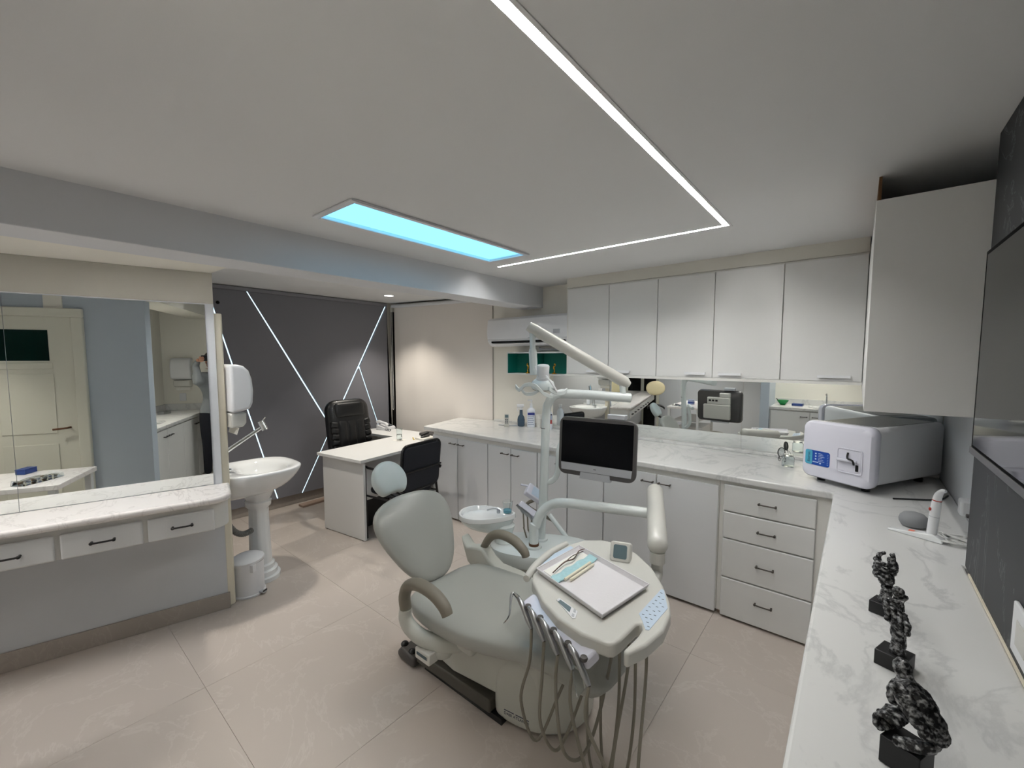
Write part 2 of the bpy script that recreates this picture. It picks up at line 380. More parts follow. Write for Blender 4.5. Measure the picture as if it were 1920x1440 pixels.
def downlight(x, y, z, label, power=None, size=100):
    d = thing('downlight', label, 'downlight', (x, y, z), group='round recessed downlights')
    M().lathe([(.052, -.004), (.062, -.004), (.064, -.0005), (.05, -.0005), (.052, -.004)], (0, 0, 0), 24, caps=False).obj('trim_ring', 'white_plastic', d, local=True)
    M().lathe([(.0005, -.003), (.049, -.003), (.049, -.001), (.0005, -.001)], (0, 0, 0), 24).obj('lens', 'down_light', d, local=True)
    if power:
        l = bpy.data.lights.new('downlight_lamp', 'SPOT'); l.energy = power; l.spot_size = R(size); l.spot_blend = .7; l.shadow_soft_size = .045; l.color = (1, .93, .82)
        lo = bpy.data.objects.new('lamp', l); COL.objects.link(lo); lo.parent = d; lo.location = (0, 0, -.012)
DOWN_P = 55
downlight(-4.20, 2.86, 2.36, 'recessed downlight in the alcove ceiling above the desk', DOWN_P)
downlight(-3.35, 2.75, 2.36, 'recessed downlight between the desk and the air conditioner', DOWN_P*.5)
downlight(-3.55, 1.35, 2.36, 'recessed downlight in the alcove ceiling above the pedestal sink', DOWN_P)
downlight(-.55, -.55, CEIL, 'recessed downlight over the niche counter, reflected in the vanity mirror', DOWN_P)
downlight(-1.9, -1.6, CEIL, 'recessed downlight in front of the door, reflected in the mirrors', DOWN_P)
# ================================================================ CABINETS AND COUNTERS
def bar_handle(parent, p, along, out, ln=.085, m='bronze_metal', r=.0042):
    "small pull: two posts and a bar; p centre on the face"
    p, a, o = Vector(p), Vector(along).normalized(), Vector(out).normalized(); q = M()
    for s in (-1, 1):
        c = p+a*s*ln/2; q.tube([c, c+o*.022], r*1.25, 8)
        q.sphere(c+o*.022, r*1.7, 10, 6)
    q.tube([p-a*ln/2+o*.022, p-a*ln*.25+o*.0245, p+a*ln*.25+o*.0245, p+a*ln/2+o*.022], r, 8)
    return q.obj('handle', m, parent, label='dark bronze pull handle')
def flat_handle(parent, p, ln=.13):
    x, y, z = p; q = M()
    q.box((x-ln/2, y-.022, z-.009), (x+ln/2, y-.019, z+.009)); q.box((x-ln/2, y-.022, z+.006), (x+ln/2, y, z+.009))
    return q.obj('handle', 'white_plastic', parent, bevel=.001, smooth=False, label='white angled edge pull')
# base cabinets along the back wall
FY = 2.842
DX = [-3.42, -3.04, -2.63, -2.35, -2.06, -1.76, -1.44, -1.04, -.64]
base_lab = ['white base cabinet at the left end of the back counter, behind the visitor chair', 'white base cabinet behind the spittoon bowl',
            'white base cabinet behind the pole of the dental unit', 'white base cabinet beside the four-drawer unit']
for u in range(4):
    x0, x1 = DX[2*u], DX[2*u+2]
    t = thing('base_cabinet', base_lab[u], 'cabinet', ((x0+x1)/2, FY, 0), group='white two-door base cabinets')
    M().box((x0+.0005, FY+.001, .03), (x1-.0005, 3.60 if u else 3.54, .878)).obj('body', 'laminate_edge', t, smooth=False)
    M().box((x0+.0005, FY+.05, 0), (x1-.0005, FY+.07, .0295)).obj('plinth', 'base_stone', t, smooth=False)
    for k in range(2):
        a, b = DX[2*u+k]+.004, DX[2*u+k+1]-.004
        d = M().box((a, FY-.019, .018), (b, FY-.0005, .845)).obj('door', 'laminate_cool', t, bevel=.006, seg=3, smooth=False)
        hx = b-.055 if k == 0 else a+.055
        bar_handle(d, (hx, FY-.019, .79), (1, 0, 0), (0, -1, 0), .075)
t = thing('drawer_unit', 'white four-drawer unit in the corner under the back counter', 'drawers', (-.37, FY, 0))
M().box((-.638, FY+.001, .03), (-.075, 3.60, .878)).obj('body', 'laminate_edge', t, smooth=False)
M().box((-.638, FY+.02, 0), (-.075, FY+.04, .0295)).obj('plinth', 'brown_board', t, smooth=False)
for z0, z1 in ((.695, .862), (.522, .688), (.272, .515), (.014, .265)):
    d = M().box((-.612, FY-.019, z0), (-.142, FY-.0005, z1)).obj('drawer', 'laminate', t, bevel=.006, seg=3, smooth=False)
    bar_handle(d, (-.375, FY-.019, (z0+z1)/2+(.0 if z1 > .5 else .02)), (1, 0, 0), (0, -1, 0), .085)
# base cabinets under the right counter (handles show along its edge)
RX = -.042
ry = [.45, .98, 1.50, 2.10, 2.835]
rlab = ['nearest white base cabinet under the right-hand counter', 'second white base cabinet under the right-hand counter', 'third white base cabinet under the right-hand counter', 'white base cabinet under the right-hand counter next to the drawer unit']
for i in range(4):
    y0, y1 = ry[i], ry[i+1]
    t = thing('side_cabinet', rlab[i], 'cabinet', (.1, (y0+y1)/2, 0), group='white base cabinets under the right counter')
    M().box((RX+.001, y0+.0005, .03), (.318, y1-.0005, .878)).obj('body', 'laminate_edge', t, smooth=False)
    M().box((RX+.04, y0+.0005, 0), (RX+.06, y1-.0005, .0295)).obj('plinth', 'base_stone', t, smooth=False)
    d = M().box((RX-.018, y0+.004, .018), (RX, y1-.004, .858)).obj('door', 'laminate', t, bevel=.005, smooth=False)
    bar_handle(d, (RX-.018, y1-.22, .70 if i % 2 else .6), (0, 0, 1) if False else (0, 1, 0), (-1, 0, 0), .085)
# L-shaped marble worktop
m = M()
cl0 = PX(799, 798, 'Z', ZT); 
m.prism([(cl0.x, 2.815, 0), (-.072, 2.815, 0), (-.072, .42, 0), (.3195, .42, 0), (.3195, 2.106, 0), (.4145, 2.106, 0), (.4145, 3.6195, 0), (-3.24, 3.6195, 0), (-3.30, 3.575, 0), (-3.73, 3.50, 0)], (0, 0, ZT-.04), (0, 0, ZT))
ct = thing('worktop', 'L-shaped white marble worktop with grey veins along the back and right walls', 'worktop', (-1.5, 3.2, ZT))
m.obj('slab', 'counter_marble', ct, smooth=False, bevel=.008, seg=3)
M().box((-3.22, 3.565, ZT+.0003), (.41, 3.6195, ZT+.022)).obj('back_ledge', 'counter_marble', ct, smooth=False, bevel=.003)
# mirror strip between worktop and wall cupboards
MX0 = PX(1037, 740, 'Y', 3.61).x; MJ = PX(1391, 790, 'Y', 3.61).x
t = thing('strip_mirror', 'low wide wall mirror between the worktop and the wall cupboards', 'mirror', ((MX0+.41)/2, 3.615, .95))
MJ0 = MX0+.9
for a, b in ((MX0, MJ), (MJ, .412)):
    M().box((a+.0008, 3.611, ZT+.024), (b-.0008, 3.6185, 1.478)).obj('mirror_pane', 'mirror_glass', t, smooth=False)
# wall cupboards
UY = 3.382; UX = [-2.105, -1.69, -1.265, -.84, -.41, .022]
ulab = ['white two-door wall cupboard beside the air conditioner', 'white two-door wall cupboard in the middle of the row', 'white single-door wall cupboard next to the tall boxed column']
for u, (a, b) in enumerate(((0, 2), (2, 4), (4, 5))):
    x0, x1 = UX[a], UX[b]
    t = thing('wall_cupboard', ulab[u], 'cupboard', ((x0+x1)/2, UY, 1.48), group='white wall cupboards')
    e0 = x0-.022 if u == 0 else x0
    M().box((e0+.0005, UY+.001, 1.479), (x1-.0005, 3.6195, 2.289)).obj('body', 'laminate_edge', t, smooth=False)
    for k in range(a, b):
        d = M().box((UX[k]+.0025, UY-.017, 1.499), (UX[k+1]-.0025, UY-.0005, 2.276)).obj('door', 'laminate', t, bevel=.0015, smooth=False)
        hx = {0: UX[1]-.13, 1: UX[1]+.13, 2: UX[3]-.12, 3: UX[3]+.12, 4: UX[5]-.14}[k]
        flat_handle(d, (hx, UY-.017, 1.528), .15 if k < 4 else .17)
M().box((-2.127, UY-.022, 1.478), (.022, UY-.0185, 1.497)).obj('trim_5', 'laminate_edge', smooth=False)['kind'] = 'structure'
struct(M().box((-2.127, UY-.004, 2.2905), (.022, 3.6195, CEIL)).obj('trim_6', 'wall_warm', smooth=False))
# boxed column hanging above the worktop at the right
hb = thing('boxed_column', 'tall plain white box hung above the worktop in the right corner', 'boxing', (.2, 2.85, 1.44))
M().box((.0235, 2.122, 1.442), (.3345, 3.6105, 2.238)).obj('panel_box', 'laminate', hb, bevel=.0015, smooth=False)
M().box((.335, 2.122, 1.442), (.4145, 3.6105, 2.238)).obj('filler', 'laminate', hb, smooth=False)
M().box((.030, 2.30, 2.2385), (.040, 3.60, 2.379)).obj('raw_board', 'raw_wood', hb, smooth=False, label='raw wooden board edge in the gap under the ceiling')
M().box((.041, 2.32, 2.2385), (.10, 2.34, 2.252)).obj('batten', 'raw_wood', hb, smooth=False)
# ---------------------------------------------------------------- vanity under the big mirror
t = thing('marble_shelf', 'white marble vanity shelf with rounded end below the large mirror', 'vanity top', W(-1.2, .16, .80))
VDEP = .335
poly = [W(-3.6, .0015, 0), W(-3.6, VDEP, 0)]
for i in range(9):
    a = R(90*i/8); poly.append(W(-.062+.10*math.sin(a), VDEP-.10+.10*math.cos(a), 0))
poly.append(W(.038, .0015, 0))
M().prism(poly, (0, 0, .802), (0, 0, .84)).obj('slab', 'vanity_marble', t, bevel=.014, seg=4)
vc = thing('vanity_cabinet', 'white hanging vanity cabinet with a row of shallow drawers', 'vanity', W(-1.2, .16, .64))
poly = [W(-3.6, .002, 0), W(-3.6, .30, 0)]
for i in range(9):
    a = R(90*i/8); poly.append(W(-.08+.10*math.sin(a), .20+.10*math.cos(a), 0))
poly.append(W(.02, .002, 0))
M().prism(poly, (0, 0, .645), (0, 0, .8015)).obj('body', 'laminate_edge', vc, bevel=.003)
for a, b in ((-.345, -.05), (-.675, -.365), (-1.005, -.695), (-1.335, -1.025), (-1.665, -1.355), (-1.995, -1.685), (-2.325, -2.015)):
    d = M().prism([W(a, .3005, 0), W(b, .3005, 0), W(b, .318, 0), W(a, .318, 0)], (0, 0, .646), (0, 0, .774)).obj('drawer', 'laminate', vc, bevel=.008, seg=3, smooth=False)
    bar_handle(d, W((a+b)/2, .318, .708), VD, VN, .085, 'black_metal', .005)
# large mirror above the vanity (two panes)
mr = thing('vanity_mirror', 'large frameless two-pane wall mirror above the vanity', 'mirror', W(-1.2, .005, .84))
for a, b in ((-.875, -.045), (-2.35, -.877), (-3.6, -2.352)):
    M().prism([W(a, .001, 0), W(b, .001, 0), W(b, .006, 0), W(a, .006, 0)], (0, 0, .842), (0, 0, 1.978)).obj('mirror_pane', 'mirror_glass', mr, smooth=False)
# ---------------------------------------------------------------- alcove: grey panelled wall with light slits
XB = -4.80
fp = thing('slit_panel', 'dark grey panel wall crossed by slanting icy blue light lines', 'wall panel', (XB, 2.1, .12))
Y0p, Y1p, Z0p, Z1p = .90, 3.232, .118, 2.315
L1 = lambda z: 1.322+(2.062-z)*(1.811-1.322)/(2.062-.119)
L2 = lambda z: 1.606+(2.309-z)*(2.435-1.606)/(2.309-.818)
L3 = lambda z: 3.207-(2.312-z)*(3.207-2.078)/(2.312-.129)
L4 = lambda z: 2.827+(1.519-z)*(3.049-2.827)/(1.519-.842)
zj = .818   # where L2 meets L3
z4 = 1.535  # where L4 meets L3
g = .0065
def plate(poly):
    M().prism([(XB, y, z) for y, z in poly], (-.012, 0, 0), (0, 0, 0)).obj('panel', 'panel_grey', fp, smooth=False, bevel=.0015)
plate([(Y0p, Z0p), (L1(Z0p)-g, Z0p), (L1(Z1p)-g, Z1p), (Y0p, Z1p)])
plate([(L1(Z0p)+g, Z0p), (L3(Z0p)-g, Z0p), (L3(zj)-g, zj), (L2(Z1p)-g, Z1p), (L1(Z1p)+g, Z1p)])
plate([(L2(Z1p)+g, Z1p), (L2(zj)+g*.3, zj+.03), (L3(Z1p)-g, Z1p)])
plate([(L3(Z0p)+g, Z0p), (L4(Z0p)-g*.6, Z0p), (L4(z4)-g*.6, z4-.02), (L3(z4-.03)+g, z4-.03)])
plate([(L4(Z0p)+g*.6, Z0p), (Y1p, Z0p), (Y1p, Z1p), (L3(Z1p)+g+.01, Z1p), (L4(z4)+g*.6, z4)])
def slit(pts, wd=.010):
    for (ya, za), (yb, zb) in zip(pts, pts[1:]):
        d = Vector((0, yb-ya, zb-za)).normalized(); n = Vector((0, -d.z, d.y))*wd
        a, b = Vector((XB-.013, ya, za)), Vector((XB-.013, yb, zb))
        M().prism([a-n, a+n, b+n, b-n], (-.004, 0, 0), (.0, 0, 0)).obj('light_strip', 'slit_light', fp, smooth=False)
slit([(L1(Z0p), Z0p), (L1(Z1p), Z1p)]); slit([(L2(zj), zj), (L2(Z1p), Z1p)]); slit([(L3(Z0p), Z0p), (L3(Z1p), Z1p)]); slit([(L4(Z0p), Z0p), (L4(z4), z4)], .009)
M().box((XB-.03, Y0p, Z0p-.004), (XB-.0175, Y1p, Z1p+.01)).obj('backing', 'dark_grey_plastic', fp, smooth=False)
M().box((XB-.02, Y0p, Z1p+.001), (XB+.012, Y1p, Z1p+.038)).obj('top_rail', 'panel_rail', fp, smooth=False, bevel=.003)
hp = PX(408, 567, 'X', XB+.0015)
M().lathe([(.0005, 0), (.016, 0), (.016, .004), (.0005, .004)], n=16, mtx=frame(hp, (0, 1, 0), (0, 0, 1))).obj('hole', 'void', fp)
# cream roller blind
rb = thing('roller_blind', 'cream fabric roller blind hanging over the window behind the desk', 'blind', (CB0+CB1)/2+Vector((0, 0, .6)))
a, b = CB0+CBD*.055, CB1-CBD*.0
m = M(); n = 26; front, back = [], []
for i in range(n+1):
    p = a+(b-a)*(i/n); wv = .006*math.sin(i*1.1)+.004*math.sin(i*.47); front.append(p+CBN*wv); 
m.rings([[p+Vector((0, 0, .62)) for p in front]+[p-CBN*.002+Vector((0, 0, .62)) for p in reversed(front)], [p+Vector((0, 0, 2.30)) for p in front]+[p-CBN*.002+Vector((0, 0, 2.30)) for p in reversed(front)]])
m.obj('fabric', 'blind_cream', rb)
M().tube([CB0+CBD*.03+CBN*.012+Vector((0, 0, 2.318)), CB1+CBN*.012+Vector((0, 0, 2.318))], .022, 14).obj('roller_tube', 'white_plastic', rb)
M().tube([a+CBN*.0+Vector((0, 0, .615)), b+Vector((0, 0, .615))], .010, 8).obj('bottom_rail', 'white_plastic', rb)
ch = M()
for s in (0, .022):
    ch.tube([CB0+CBD*.045+CBN*(.03+s)+Vector((0, 0, 2.31)), CB0+CBD*.045+CBN*(.03+s)+Vector((0, 0, .98))], .003, 6)
ch.tube([CB0+CBD*.045+CBN*.03+Vector((0, 0, .98)), CB0+CBD*.045+CBN*.041+Vector((0, 0, .955)), CB0+CBD*.045+CBN*.052+Vector((0, 0, .98))], .003, 6, 4)
ch.obj('pull_chain', 'cable_white', rb)
# loose board on the floor by the grey wall
b0 = PX(565, 944, 'Z', 0); M_ = Matrix.Translation((-4.70, 2.28, 0)) @ Matrix.Rotation(R(3), 4, 'Z')
q = M().box((-.05, -.28, .0005), (.05, .28, .022), M_).obj('floor_board', 'brown_board', smooth=False, bevel=.003); origin(q, (-4.70, 2.28, 0)); tag(q, 'narrow brown board lying on the floor beneath the grey panel wall', 'board')
# ================================================================ SINK, BIN, DESK, CHAIRS
# pedestal sink on the wall that faces the alcove
SX, SY = -3.40, VB.y
t = thing('pedestal_sink', 'white ceramic pedestal sink with a fluted column beside the vanity', 'sink', (SX, SY+.26, 0))
def basin_ring(w0, y1, z, inset=0.0, n=40, sq=.6):
    "plan outline: straight back, wide bowed front with small shoulders"
    out = []
    for k in range(n):
        a = 2*PI*k/n; c, s_ = math.cos(a), math.sin(a)
        x = w0*(abs(c)**.62)*(1 if c > 0 else -1); y = (abs(s_)**.8)*(1 if s_ > 0 else -1)
        y1_ = y1*1.06; yy = (y1_/2)*(1+y); sh = 1+.05*math.cos(3*a)*(.5 if s_ > 0 else .0)
        out.append(Vector((SX+x*sh*(1-inset), SY+.002+yy*(1-inset)+inset*y1/2, z)))
    return out
rs = [basin_ring(.10, .30, .655), basin_ring(.17, .40, .68), basin_ring(.235, .47, .735), basin_ring(.275, .515, .80), basin_ring(.285, .53, .835), basin_ring(.283, .528, .848), basin_ring(.27, .51, .852)]
for w0, y0, y1, z in ((.21, .17, .485, .845), (.185, .18, .465, .81), (.15, .2, .43, .765), (.07, .26, .36, .74)):
    rs.append([Vector((SX+w0*math.cos(2*PI*k/40), SY+(y0+y1)/2+(y1-y0)/2*math.sin(2*PI*k/40), z)) for k in range(40)])
M().rings(rs).obj('basin', 'white_ceramic', t, sub=1)
m = M().box((SX-.24, SY+.0008, .835), (SX+.24, SY+.03, .868)).obj('upstand', 'white_ceramic', t, bevel=.008, seg=3)
n = 40; rs = []
for z, r, fl_ in ((0, .135, 0), (.03, .137, 0), (.035, .115, 0), (.07, .118, 0), (.078, .095, 0), (.11, .098, 0), (.12, .082, .35), (.2, .078, 1), (.5, .07, 1), (.54, .072, .3), (.555, .09, 0), (.59, .095, 0), (.60, .082, 0), (.63, .10, 0), (.69, .13, 0)):
    rs.append([Vector((SX+(r-(.006*fl_ if k % 5 == 0 else 0))*math.cos(2*PI*k/n), SY+.29+(r-(.006*fl_ if k % 5 == 0 else 0))*.92*math.sin(2*PI*k/n), z)) for k in range(n)])
M().rings(rs).obj('pedestal', 'white_ceramic', t, ang=50)
fx, fy = SX+.0, SY+.095
f = M().lathe([(.034, .851), (.034, .862), (.021, .866), (.02, .98), (.021, 1.0), (.001, 1.002)], (fx, fy, 0), 16).obj('faucet', 'chrome', t)
M().tube([(fx, fy, .985), (fx+.02, fy+.06, 1.03), (fx+.05, fy+.215, 1.135)], [.015, .014, .013], 12).obj('spout', 'chrome', f)
M().tube([(fx+.045, fy+.22, 1.185), (fx+.068, fy+.24, 1.12)], .022, 14).obj('spout_head', 'chrome', f)
M().tube([(fx+.05, fy+.222, 1.18), (fx+.068, fy+.245, 1.215)], .004, 8).obj('lever', 'chrome', f)
dp = M(); P = [(SX+.12, SY+.05, .60), (SX+.125, SY+.055, .52), (SX+.12, SY+.10, .44), (SX+.09, SY+.16, .40), (SX+.06, SY+.22, .40)]
Q, S = spline([Vector(p) for p in P], 10, [.02]*5); dp.tube(Q, [.021 if i % 2 else .0175 for i in range(len(Q))], 10); dp.obj('drain_hose', 'corrugated', t)
# soap bottle with blue pump
sx, sy = SX-.12, SY+.07
b = thing('soap_bottle', 'small white soap bottle with a blue pump behind the sink faucet', 'soap bottle', (sx, sy, .853))
M().lathe([(.028, 0), (.03, .006), (.03, .10), (.014, .12), (.014, .13), (.001, .131)], n=16).obj('body', 'white_bottle', b, local=True)
M().lathe([(.015, .1305), (.015, .15), (.006, .152), (.006, .165), (.0005, .166)], n=12).obj('pump', 'navy_plastic', b, local=True)
# towel dispenser, seen from its side
def dispenser(name, label, base, out, side, parent_group=None):
    "base: bottom centre on the wall; out: away from wall; side: along wall"
    out, side = Vector(out), Vector(side); t = thing(name, label, 'towel dispenser', base, group='white paper towel dispensers'); base = Vector(base)
    def P(o, z, s): return base+out*o*.66+side*s*.9+Vector((0, 0, z))
    prof = [(.001, .0), (.165, .02), (.19, .06), (.20, .14), (.19, .22), (.165, .275), (.12, .305), (.06, .315), (.001, .315)]
    m = M(); m.rings([[P(o, z+.10, -.135) for o, z in prof], [P(o, z+.10, .135) for o, z in prof]]); m.obj('cover', 'white_plastic', t, bevel=.018, seg=4)
    m = M(); m.rings([[P(o, z, s) for o, z in ((.001, 0), (.11, .005), (.135, .03), (.14, .099), (.001, .099))] for s in (-.11, .11)]); m.obj('tray', 'cream_plastic', t, bevel=.012, seg=3)
    m = M(); m.rings([[P(o, z, s) for o, z in ((.05, -.045), (.055, -.045), (.075, -.003), (.07, -.003))] for s in (-.09, .09)]); m.obj('paper_sheet', 'paper', t)
    return t
dispenser('towel_dispenser', 'white paper towel dispenser on the wall above the pedestal sink', (-3.20, .91, 1.19), (0, 1, 0), (1, 0, 0))
# small outlet by the post
q = M().box((-3.36, VB.y+.0005, 1.02), (-3.29, VB.y+.012, 1.13)).obj('wall_outlet', 'white_plastic', smooth=False, bevel=.003); origin(q, (-3.325, VB.y, 1.075)); tag(q, 'white wall outlet behind the pedestal sink', 'outlet')
# pedal bin
tb = PX(466, 1110, 'Z', 0)
t = thing('pedal_bin', 'white metal pedal bin standing beside the sink column', 'bin', (tb.x, tb.y, 0))
M().lathe([(.096, .012), (.1, .016), (.1, .238), (.097, .24), (.097, .02), (.002, .02)], n=32).obj('body', 'white_plastic', t, local=True)
M().lathe([(.104, 0), (.107, .004), (.107, .014), (.1005, .018), (.09, .0)], n=32).obj('base_ring', 'white_plastic', t, local=True)
mt = Matrix.Translation((0, 0, .242)) @ Matrix.Rotation(R(4), 4, 'X')
M().lathe([(.099, -.012), (.105, -.010), (.106, .006), (.085, .022), (.05, .029), (.001, .031)], n=32, mtx=mt).obj('lid', 'white_plastic', t, local=True)
M().lathe([(.1015, .232), (.103, .232), (.103, .2365), (.1015, .2365)], n=32).obj('seal', 'black_plastic', t, local=True)
M().box((-.09, -.125, .196), (-.06, -.1, .246), Matrix.Rotation(R(120), 4, 'Z')).obj('hinge', 'white_plastic', t, local=True, bevel=.003)
mt = Matrix.Rotation(R(30), 4, 'Z'); p = M().box((.09, -.018, .012), (.135, .018, .024), mt).obj('pedal', 'silver_plastic', t, local=True, bevel=.003)
M().box((.128, -.016, .0245), (.137, .016, .030), mt).obj('pedal_pad', 'black_plastic', p, local=True)
# desk
DA = R(8); DC = PX(676, 864, 'Z', .75)
t = thing('desk', 'white L-shaped office desk in the alcove', 'desk', (DC.x, DC.y, 0), DA)
# local: x to the left is negative, y along the desk
M().box((-.63, 0, .722), (0, 1.33, .75)).obj('top', 'laminate', t, local=True, bevel=.002, smooth=False)
M().box((-.60, .04, .006), (-.02, .065, .7215)).obj('end_panel', 'laminate', t, local=True, bevel=.002, smooth=False)
M().box((-.60, 1.24, .006), (-.02, 1.265, .7215)).obj('end_panel', 'laminate', t, local=True, bevel=.002, smooth=False)
M().box((-.16, .066, .32), (-.142, 1.239, .7215)).obj('modesty_panel', 'laminate', t, local=True, smooth=False)
M().box((-1.25, .95, .722), (-.6305, 1.33, .7499)).obj('return_top', 'laminate', t, local=True, bevel=.002, smooth=False)
M().box((-1.24, .96, .006), (-1.215, 1.31, .7215)).obj('return_panel', 'laminate', t, local=True, smooth=False)
M().box((-1.21, 1.22, .30), (-.61, 1.235, .7215)).obj('return_back', 'laminate', t, local=True, smooth=False)
for x, y in ((-.57, .052), (-.05, .052), (-.57, 1.252), (-.05, 1.252)):
    M().lathe([(.014, 0), (.014, .0055), (.001, .0056)], (x, y, 0), 12).obj('foot', 'black_plastic', t, local=True)
def DL(x, y, z): return ROOT[t.name] @ Vector((x, y, z))
desk = t
# computer tower under the desk
p = DL(-.36, .34, 0)
c = thing('computer_tower', 'black computer tower standing on the floor under the desk', 'computer', p, DA)
M().box((-.09, -.17, .012), (.09, .2, .40)).obj('case', 'black_plastic', c, local=True, bevel=.006)
M().box((-.08, -.178, .03), (.08, -.1705, .39)).obj('front_bezel', 'dark_grey_plastic', c, local=True, bevel=.004)
for x in (-.07, .07): M().box((x-.012, -.15, 0), (x+.012, .18, .0115)).obj('foot', 'black_plastic', c, local=True)
# things on the desk
p = PX(716, 798, 'Z', .751)
ph = thing('telephone', 'white corded desk telephone on the far corner of the desk', 'telephone', (-4.56, 3.02, .751), R(100))
M().prism([(-.09, -.08, 0), (.09, -.08, 0), (.09, .08, 0), (-.09, .08, 0)], (0, 0, 0), (0, 0, .02)).obj('base', 'white_plastic', ph, local=True, bevel=.005)
M().prism([(-.088, -.078, .0205), (-.088, .078, .0205), (-.088, .078, .028), (-.088, -.078, .028)], (0, 0, 0), (.0, 0, 0)).bm.free()
m = M(); m.rings([[Vector((x, y, .0205)), Vector((x, -y if False else y, z)), ] for x, y, z in ()] or [[Vector((-.088, -.075, .0205)), Vector((.088, -.075, .0205)), Vector((.088, -.075, .03)), Vector((-.088, -.075, .03))], [Vector((-.088, .075, .0205)), Vector((.088, .075, .0205)), Vector((.088, .075, .062)), Vector((-.088, .075, .062))]]); m.obj('console', 'white_plastic', ph, local=True, bevel=.004)
for i in range(3):
    for j in range(4): M().box((.0+i*.024, -.05+j*.024, .035+j*.0048), (.016+i*.024, -.034+j*.024, .046+j*.0048)).obj('key', 'ink', ph, local=True)
M().tube([(-.055, -.08, .06), (-.055, -.06, .078), (-.055, 0, .088), (-.055, .06, .097), (-.055, .085, .085)], [.022, .02, .016, .02, .023], 10, 3).obj('handset', 'white_plastic', ph, local=True)
m = M(); m.tube([(-.1+.012*math.cos(i*.9), -.09-i*.004, .014+.012*math.sin(i*.9)) for i in range(26)], .003, 6); m.obj('coiled_cord', 'ink', ph, local=True)
p = PX(749, 825, 'Z', .751)
q = M().box((p.x-.06, p.y-.06, .7505), (p.x+.06, p.y+.06, .752)).obj('coaster', 'paper', smooth=False); origin(q, (p.x, p.y, .7505)); tag(q, 'white paper coaster under the glass on the desk', 'coaster')
g = thing('drinking_glass', 'tall clear drinking glass standing on the desk', 'glass', (p.x, p.y, .7525))
M().lathe([(.001, 0), (.03, 0), (.032, .13), (.030, .13), (.028, .01), (.001, .01)], n=24).obj('tumbler', 'thin_glass', g, local=True)
M().lathe([(.001, .0105), (.0275, .0105), (.0285, .06), (.001, .06)], n=24).obj('water', 'glass', g, local=True)
p = PX(785, 808, 'Z', .751); bx = thing('card_terminal', 'flat dark grey box on the desk next to the counter end', 'box', (-3.80, 3.10, .751), R(12))
M().box((-.10, -.07, .0), (.10, .07, .032)).obj('body', 'dark_grey_plastic', bx, local=True, bevel=.005)
M().box((-.06, -.045, .0325), (.06, .045, .035)).obj('cover', 'black_plastic', bx, local=True, bevel=.001)
bx = thing('stapler', 'small black stapler on a white pad on the desk', 'stapler', (-3.66, 2.92, .772), R(100))
M().box((-.06, -.014, 0), (.06, .014, .012)).obj('base', 'black_plastic', bx, local=True, bevel=.003)
M().box((-.06, -.012, .025), (.06, .012, .045), Matrix.Rotation(R(-8), 4, 'Y')).obj('arm', 'black_plastic', bx, local=True, bevel=.005)
M().box((-.06, -.01, .0125), (-.045, .01, .024)).obj('pivot', 'steel', bx, local=True)
q = M().box((-3.72, 2.83, .7505), (-3.57, 3.02, .7715)).obj('note_pad', 'paper', smooth=False, bevel=.002); origin(q, (-3.645, 2.92, .7505)); tag(q, 'thick white note pad on the desk beside the counter', 'note pad')
q = M().tube([(-3.80, 2.86, .757), (-3.70, 2.80, .757)], .006, 8).obj('marker_pen', 'yellow_plastic'); origin(q, (-3.75, 2.83, .7505)); tag(q, 'yellow marker pen lying on the desk', 'pen')
# black padded executive chair behind the desk
EC = Vector((-4.30, 2.41, 0)); t = thing('executive_chair', 'high-backed black leather office chair behind the desk', 'chair', EC, R(4))
def cushion(name, m_, parent, w_, h_, d_, mtx, puff=.02, nx=10, ny=10, sub=1):
    "pillow-like pad in local xy (w by h), depth d, puffed in +z"
    g = []; m = M()
    ol = rrect(w_, h_, min(w_, h_)*.22, 4); rs = []
    for sc, z in ((.80, -d_*.5), (.97, -d_*.42), (1.0, -d_*.1), (1.0, d_*.2), (.95, d_*.42), (.78, d_*.5+puff*.6), (.4, d_*.5+puff), (.02, d_*.5+puff*1.05)):
        rs.append([mtx @ Vector((x*sc, y*sc, z)) for x, y in ol])
    m.rings(rs); return m.obj(name, m_, parent, local=True, sub=sub)
back = frame((-.05, 0, .86), (0, 1, 0), (-.14, 0, .99))
cushion('backrest', 'leather', t, .52, .66, .10, back, .02)
cushion('head_pad', 'leather', t, .36, .16, .03, back @ Matrix.Translation((0, .21, .055)), .012)
for i in range(3): cushion('lumbar_pad', 'leather', t, .105, .32, .03, back @ Matrix.Translation(((i-1)*.105, -.05, .052)), .015)
for s in (-1, 1):
    for i in range(5): cushion('side_roll', 'leather', t, .085, .07, .03, back @ Matrix.Translation((s*.20, -.20+i*.065, .05)) @ Matrix.Rotation(R(12*s), 4, 'Z'), .012)
cushion('seat', 'leather', t, .52, .50, .11, frame((.2, 0, .47), (0, 1, 0), (-1, 0, .02)), .02)
for s in (-1, 1):
    M().tube([(.36, s*.29, .46), (.38, s*.30, .60), (.30, s*.30, .67), (.10, s*.30, .67), (.0, s*.29, .60), (.0, s*.28, .45)], .02, 10, 4).obj('armrest', 'black_plastic', t, local=True)
M().tube([(.2, 0, .41), (.2, 0, .10)], .028, 12).obj('gas_lift', 'black_metal', t, local=True)
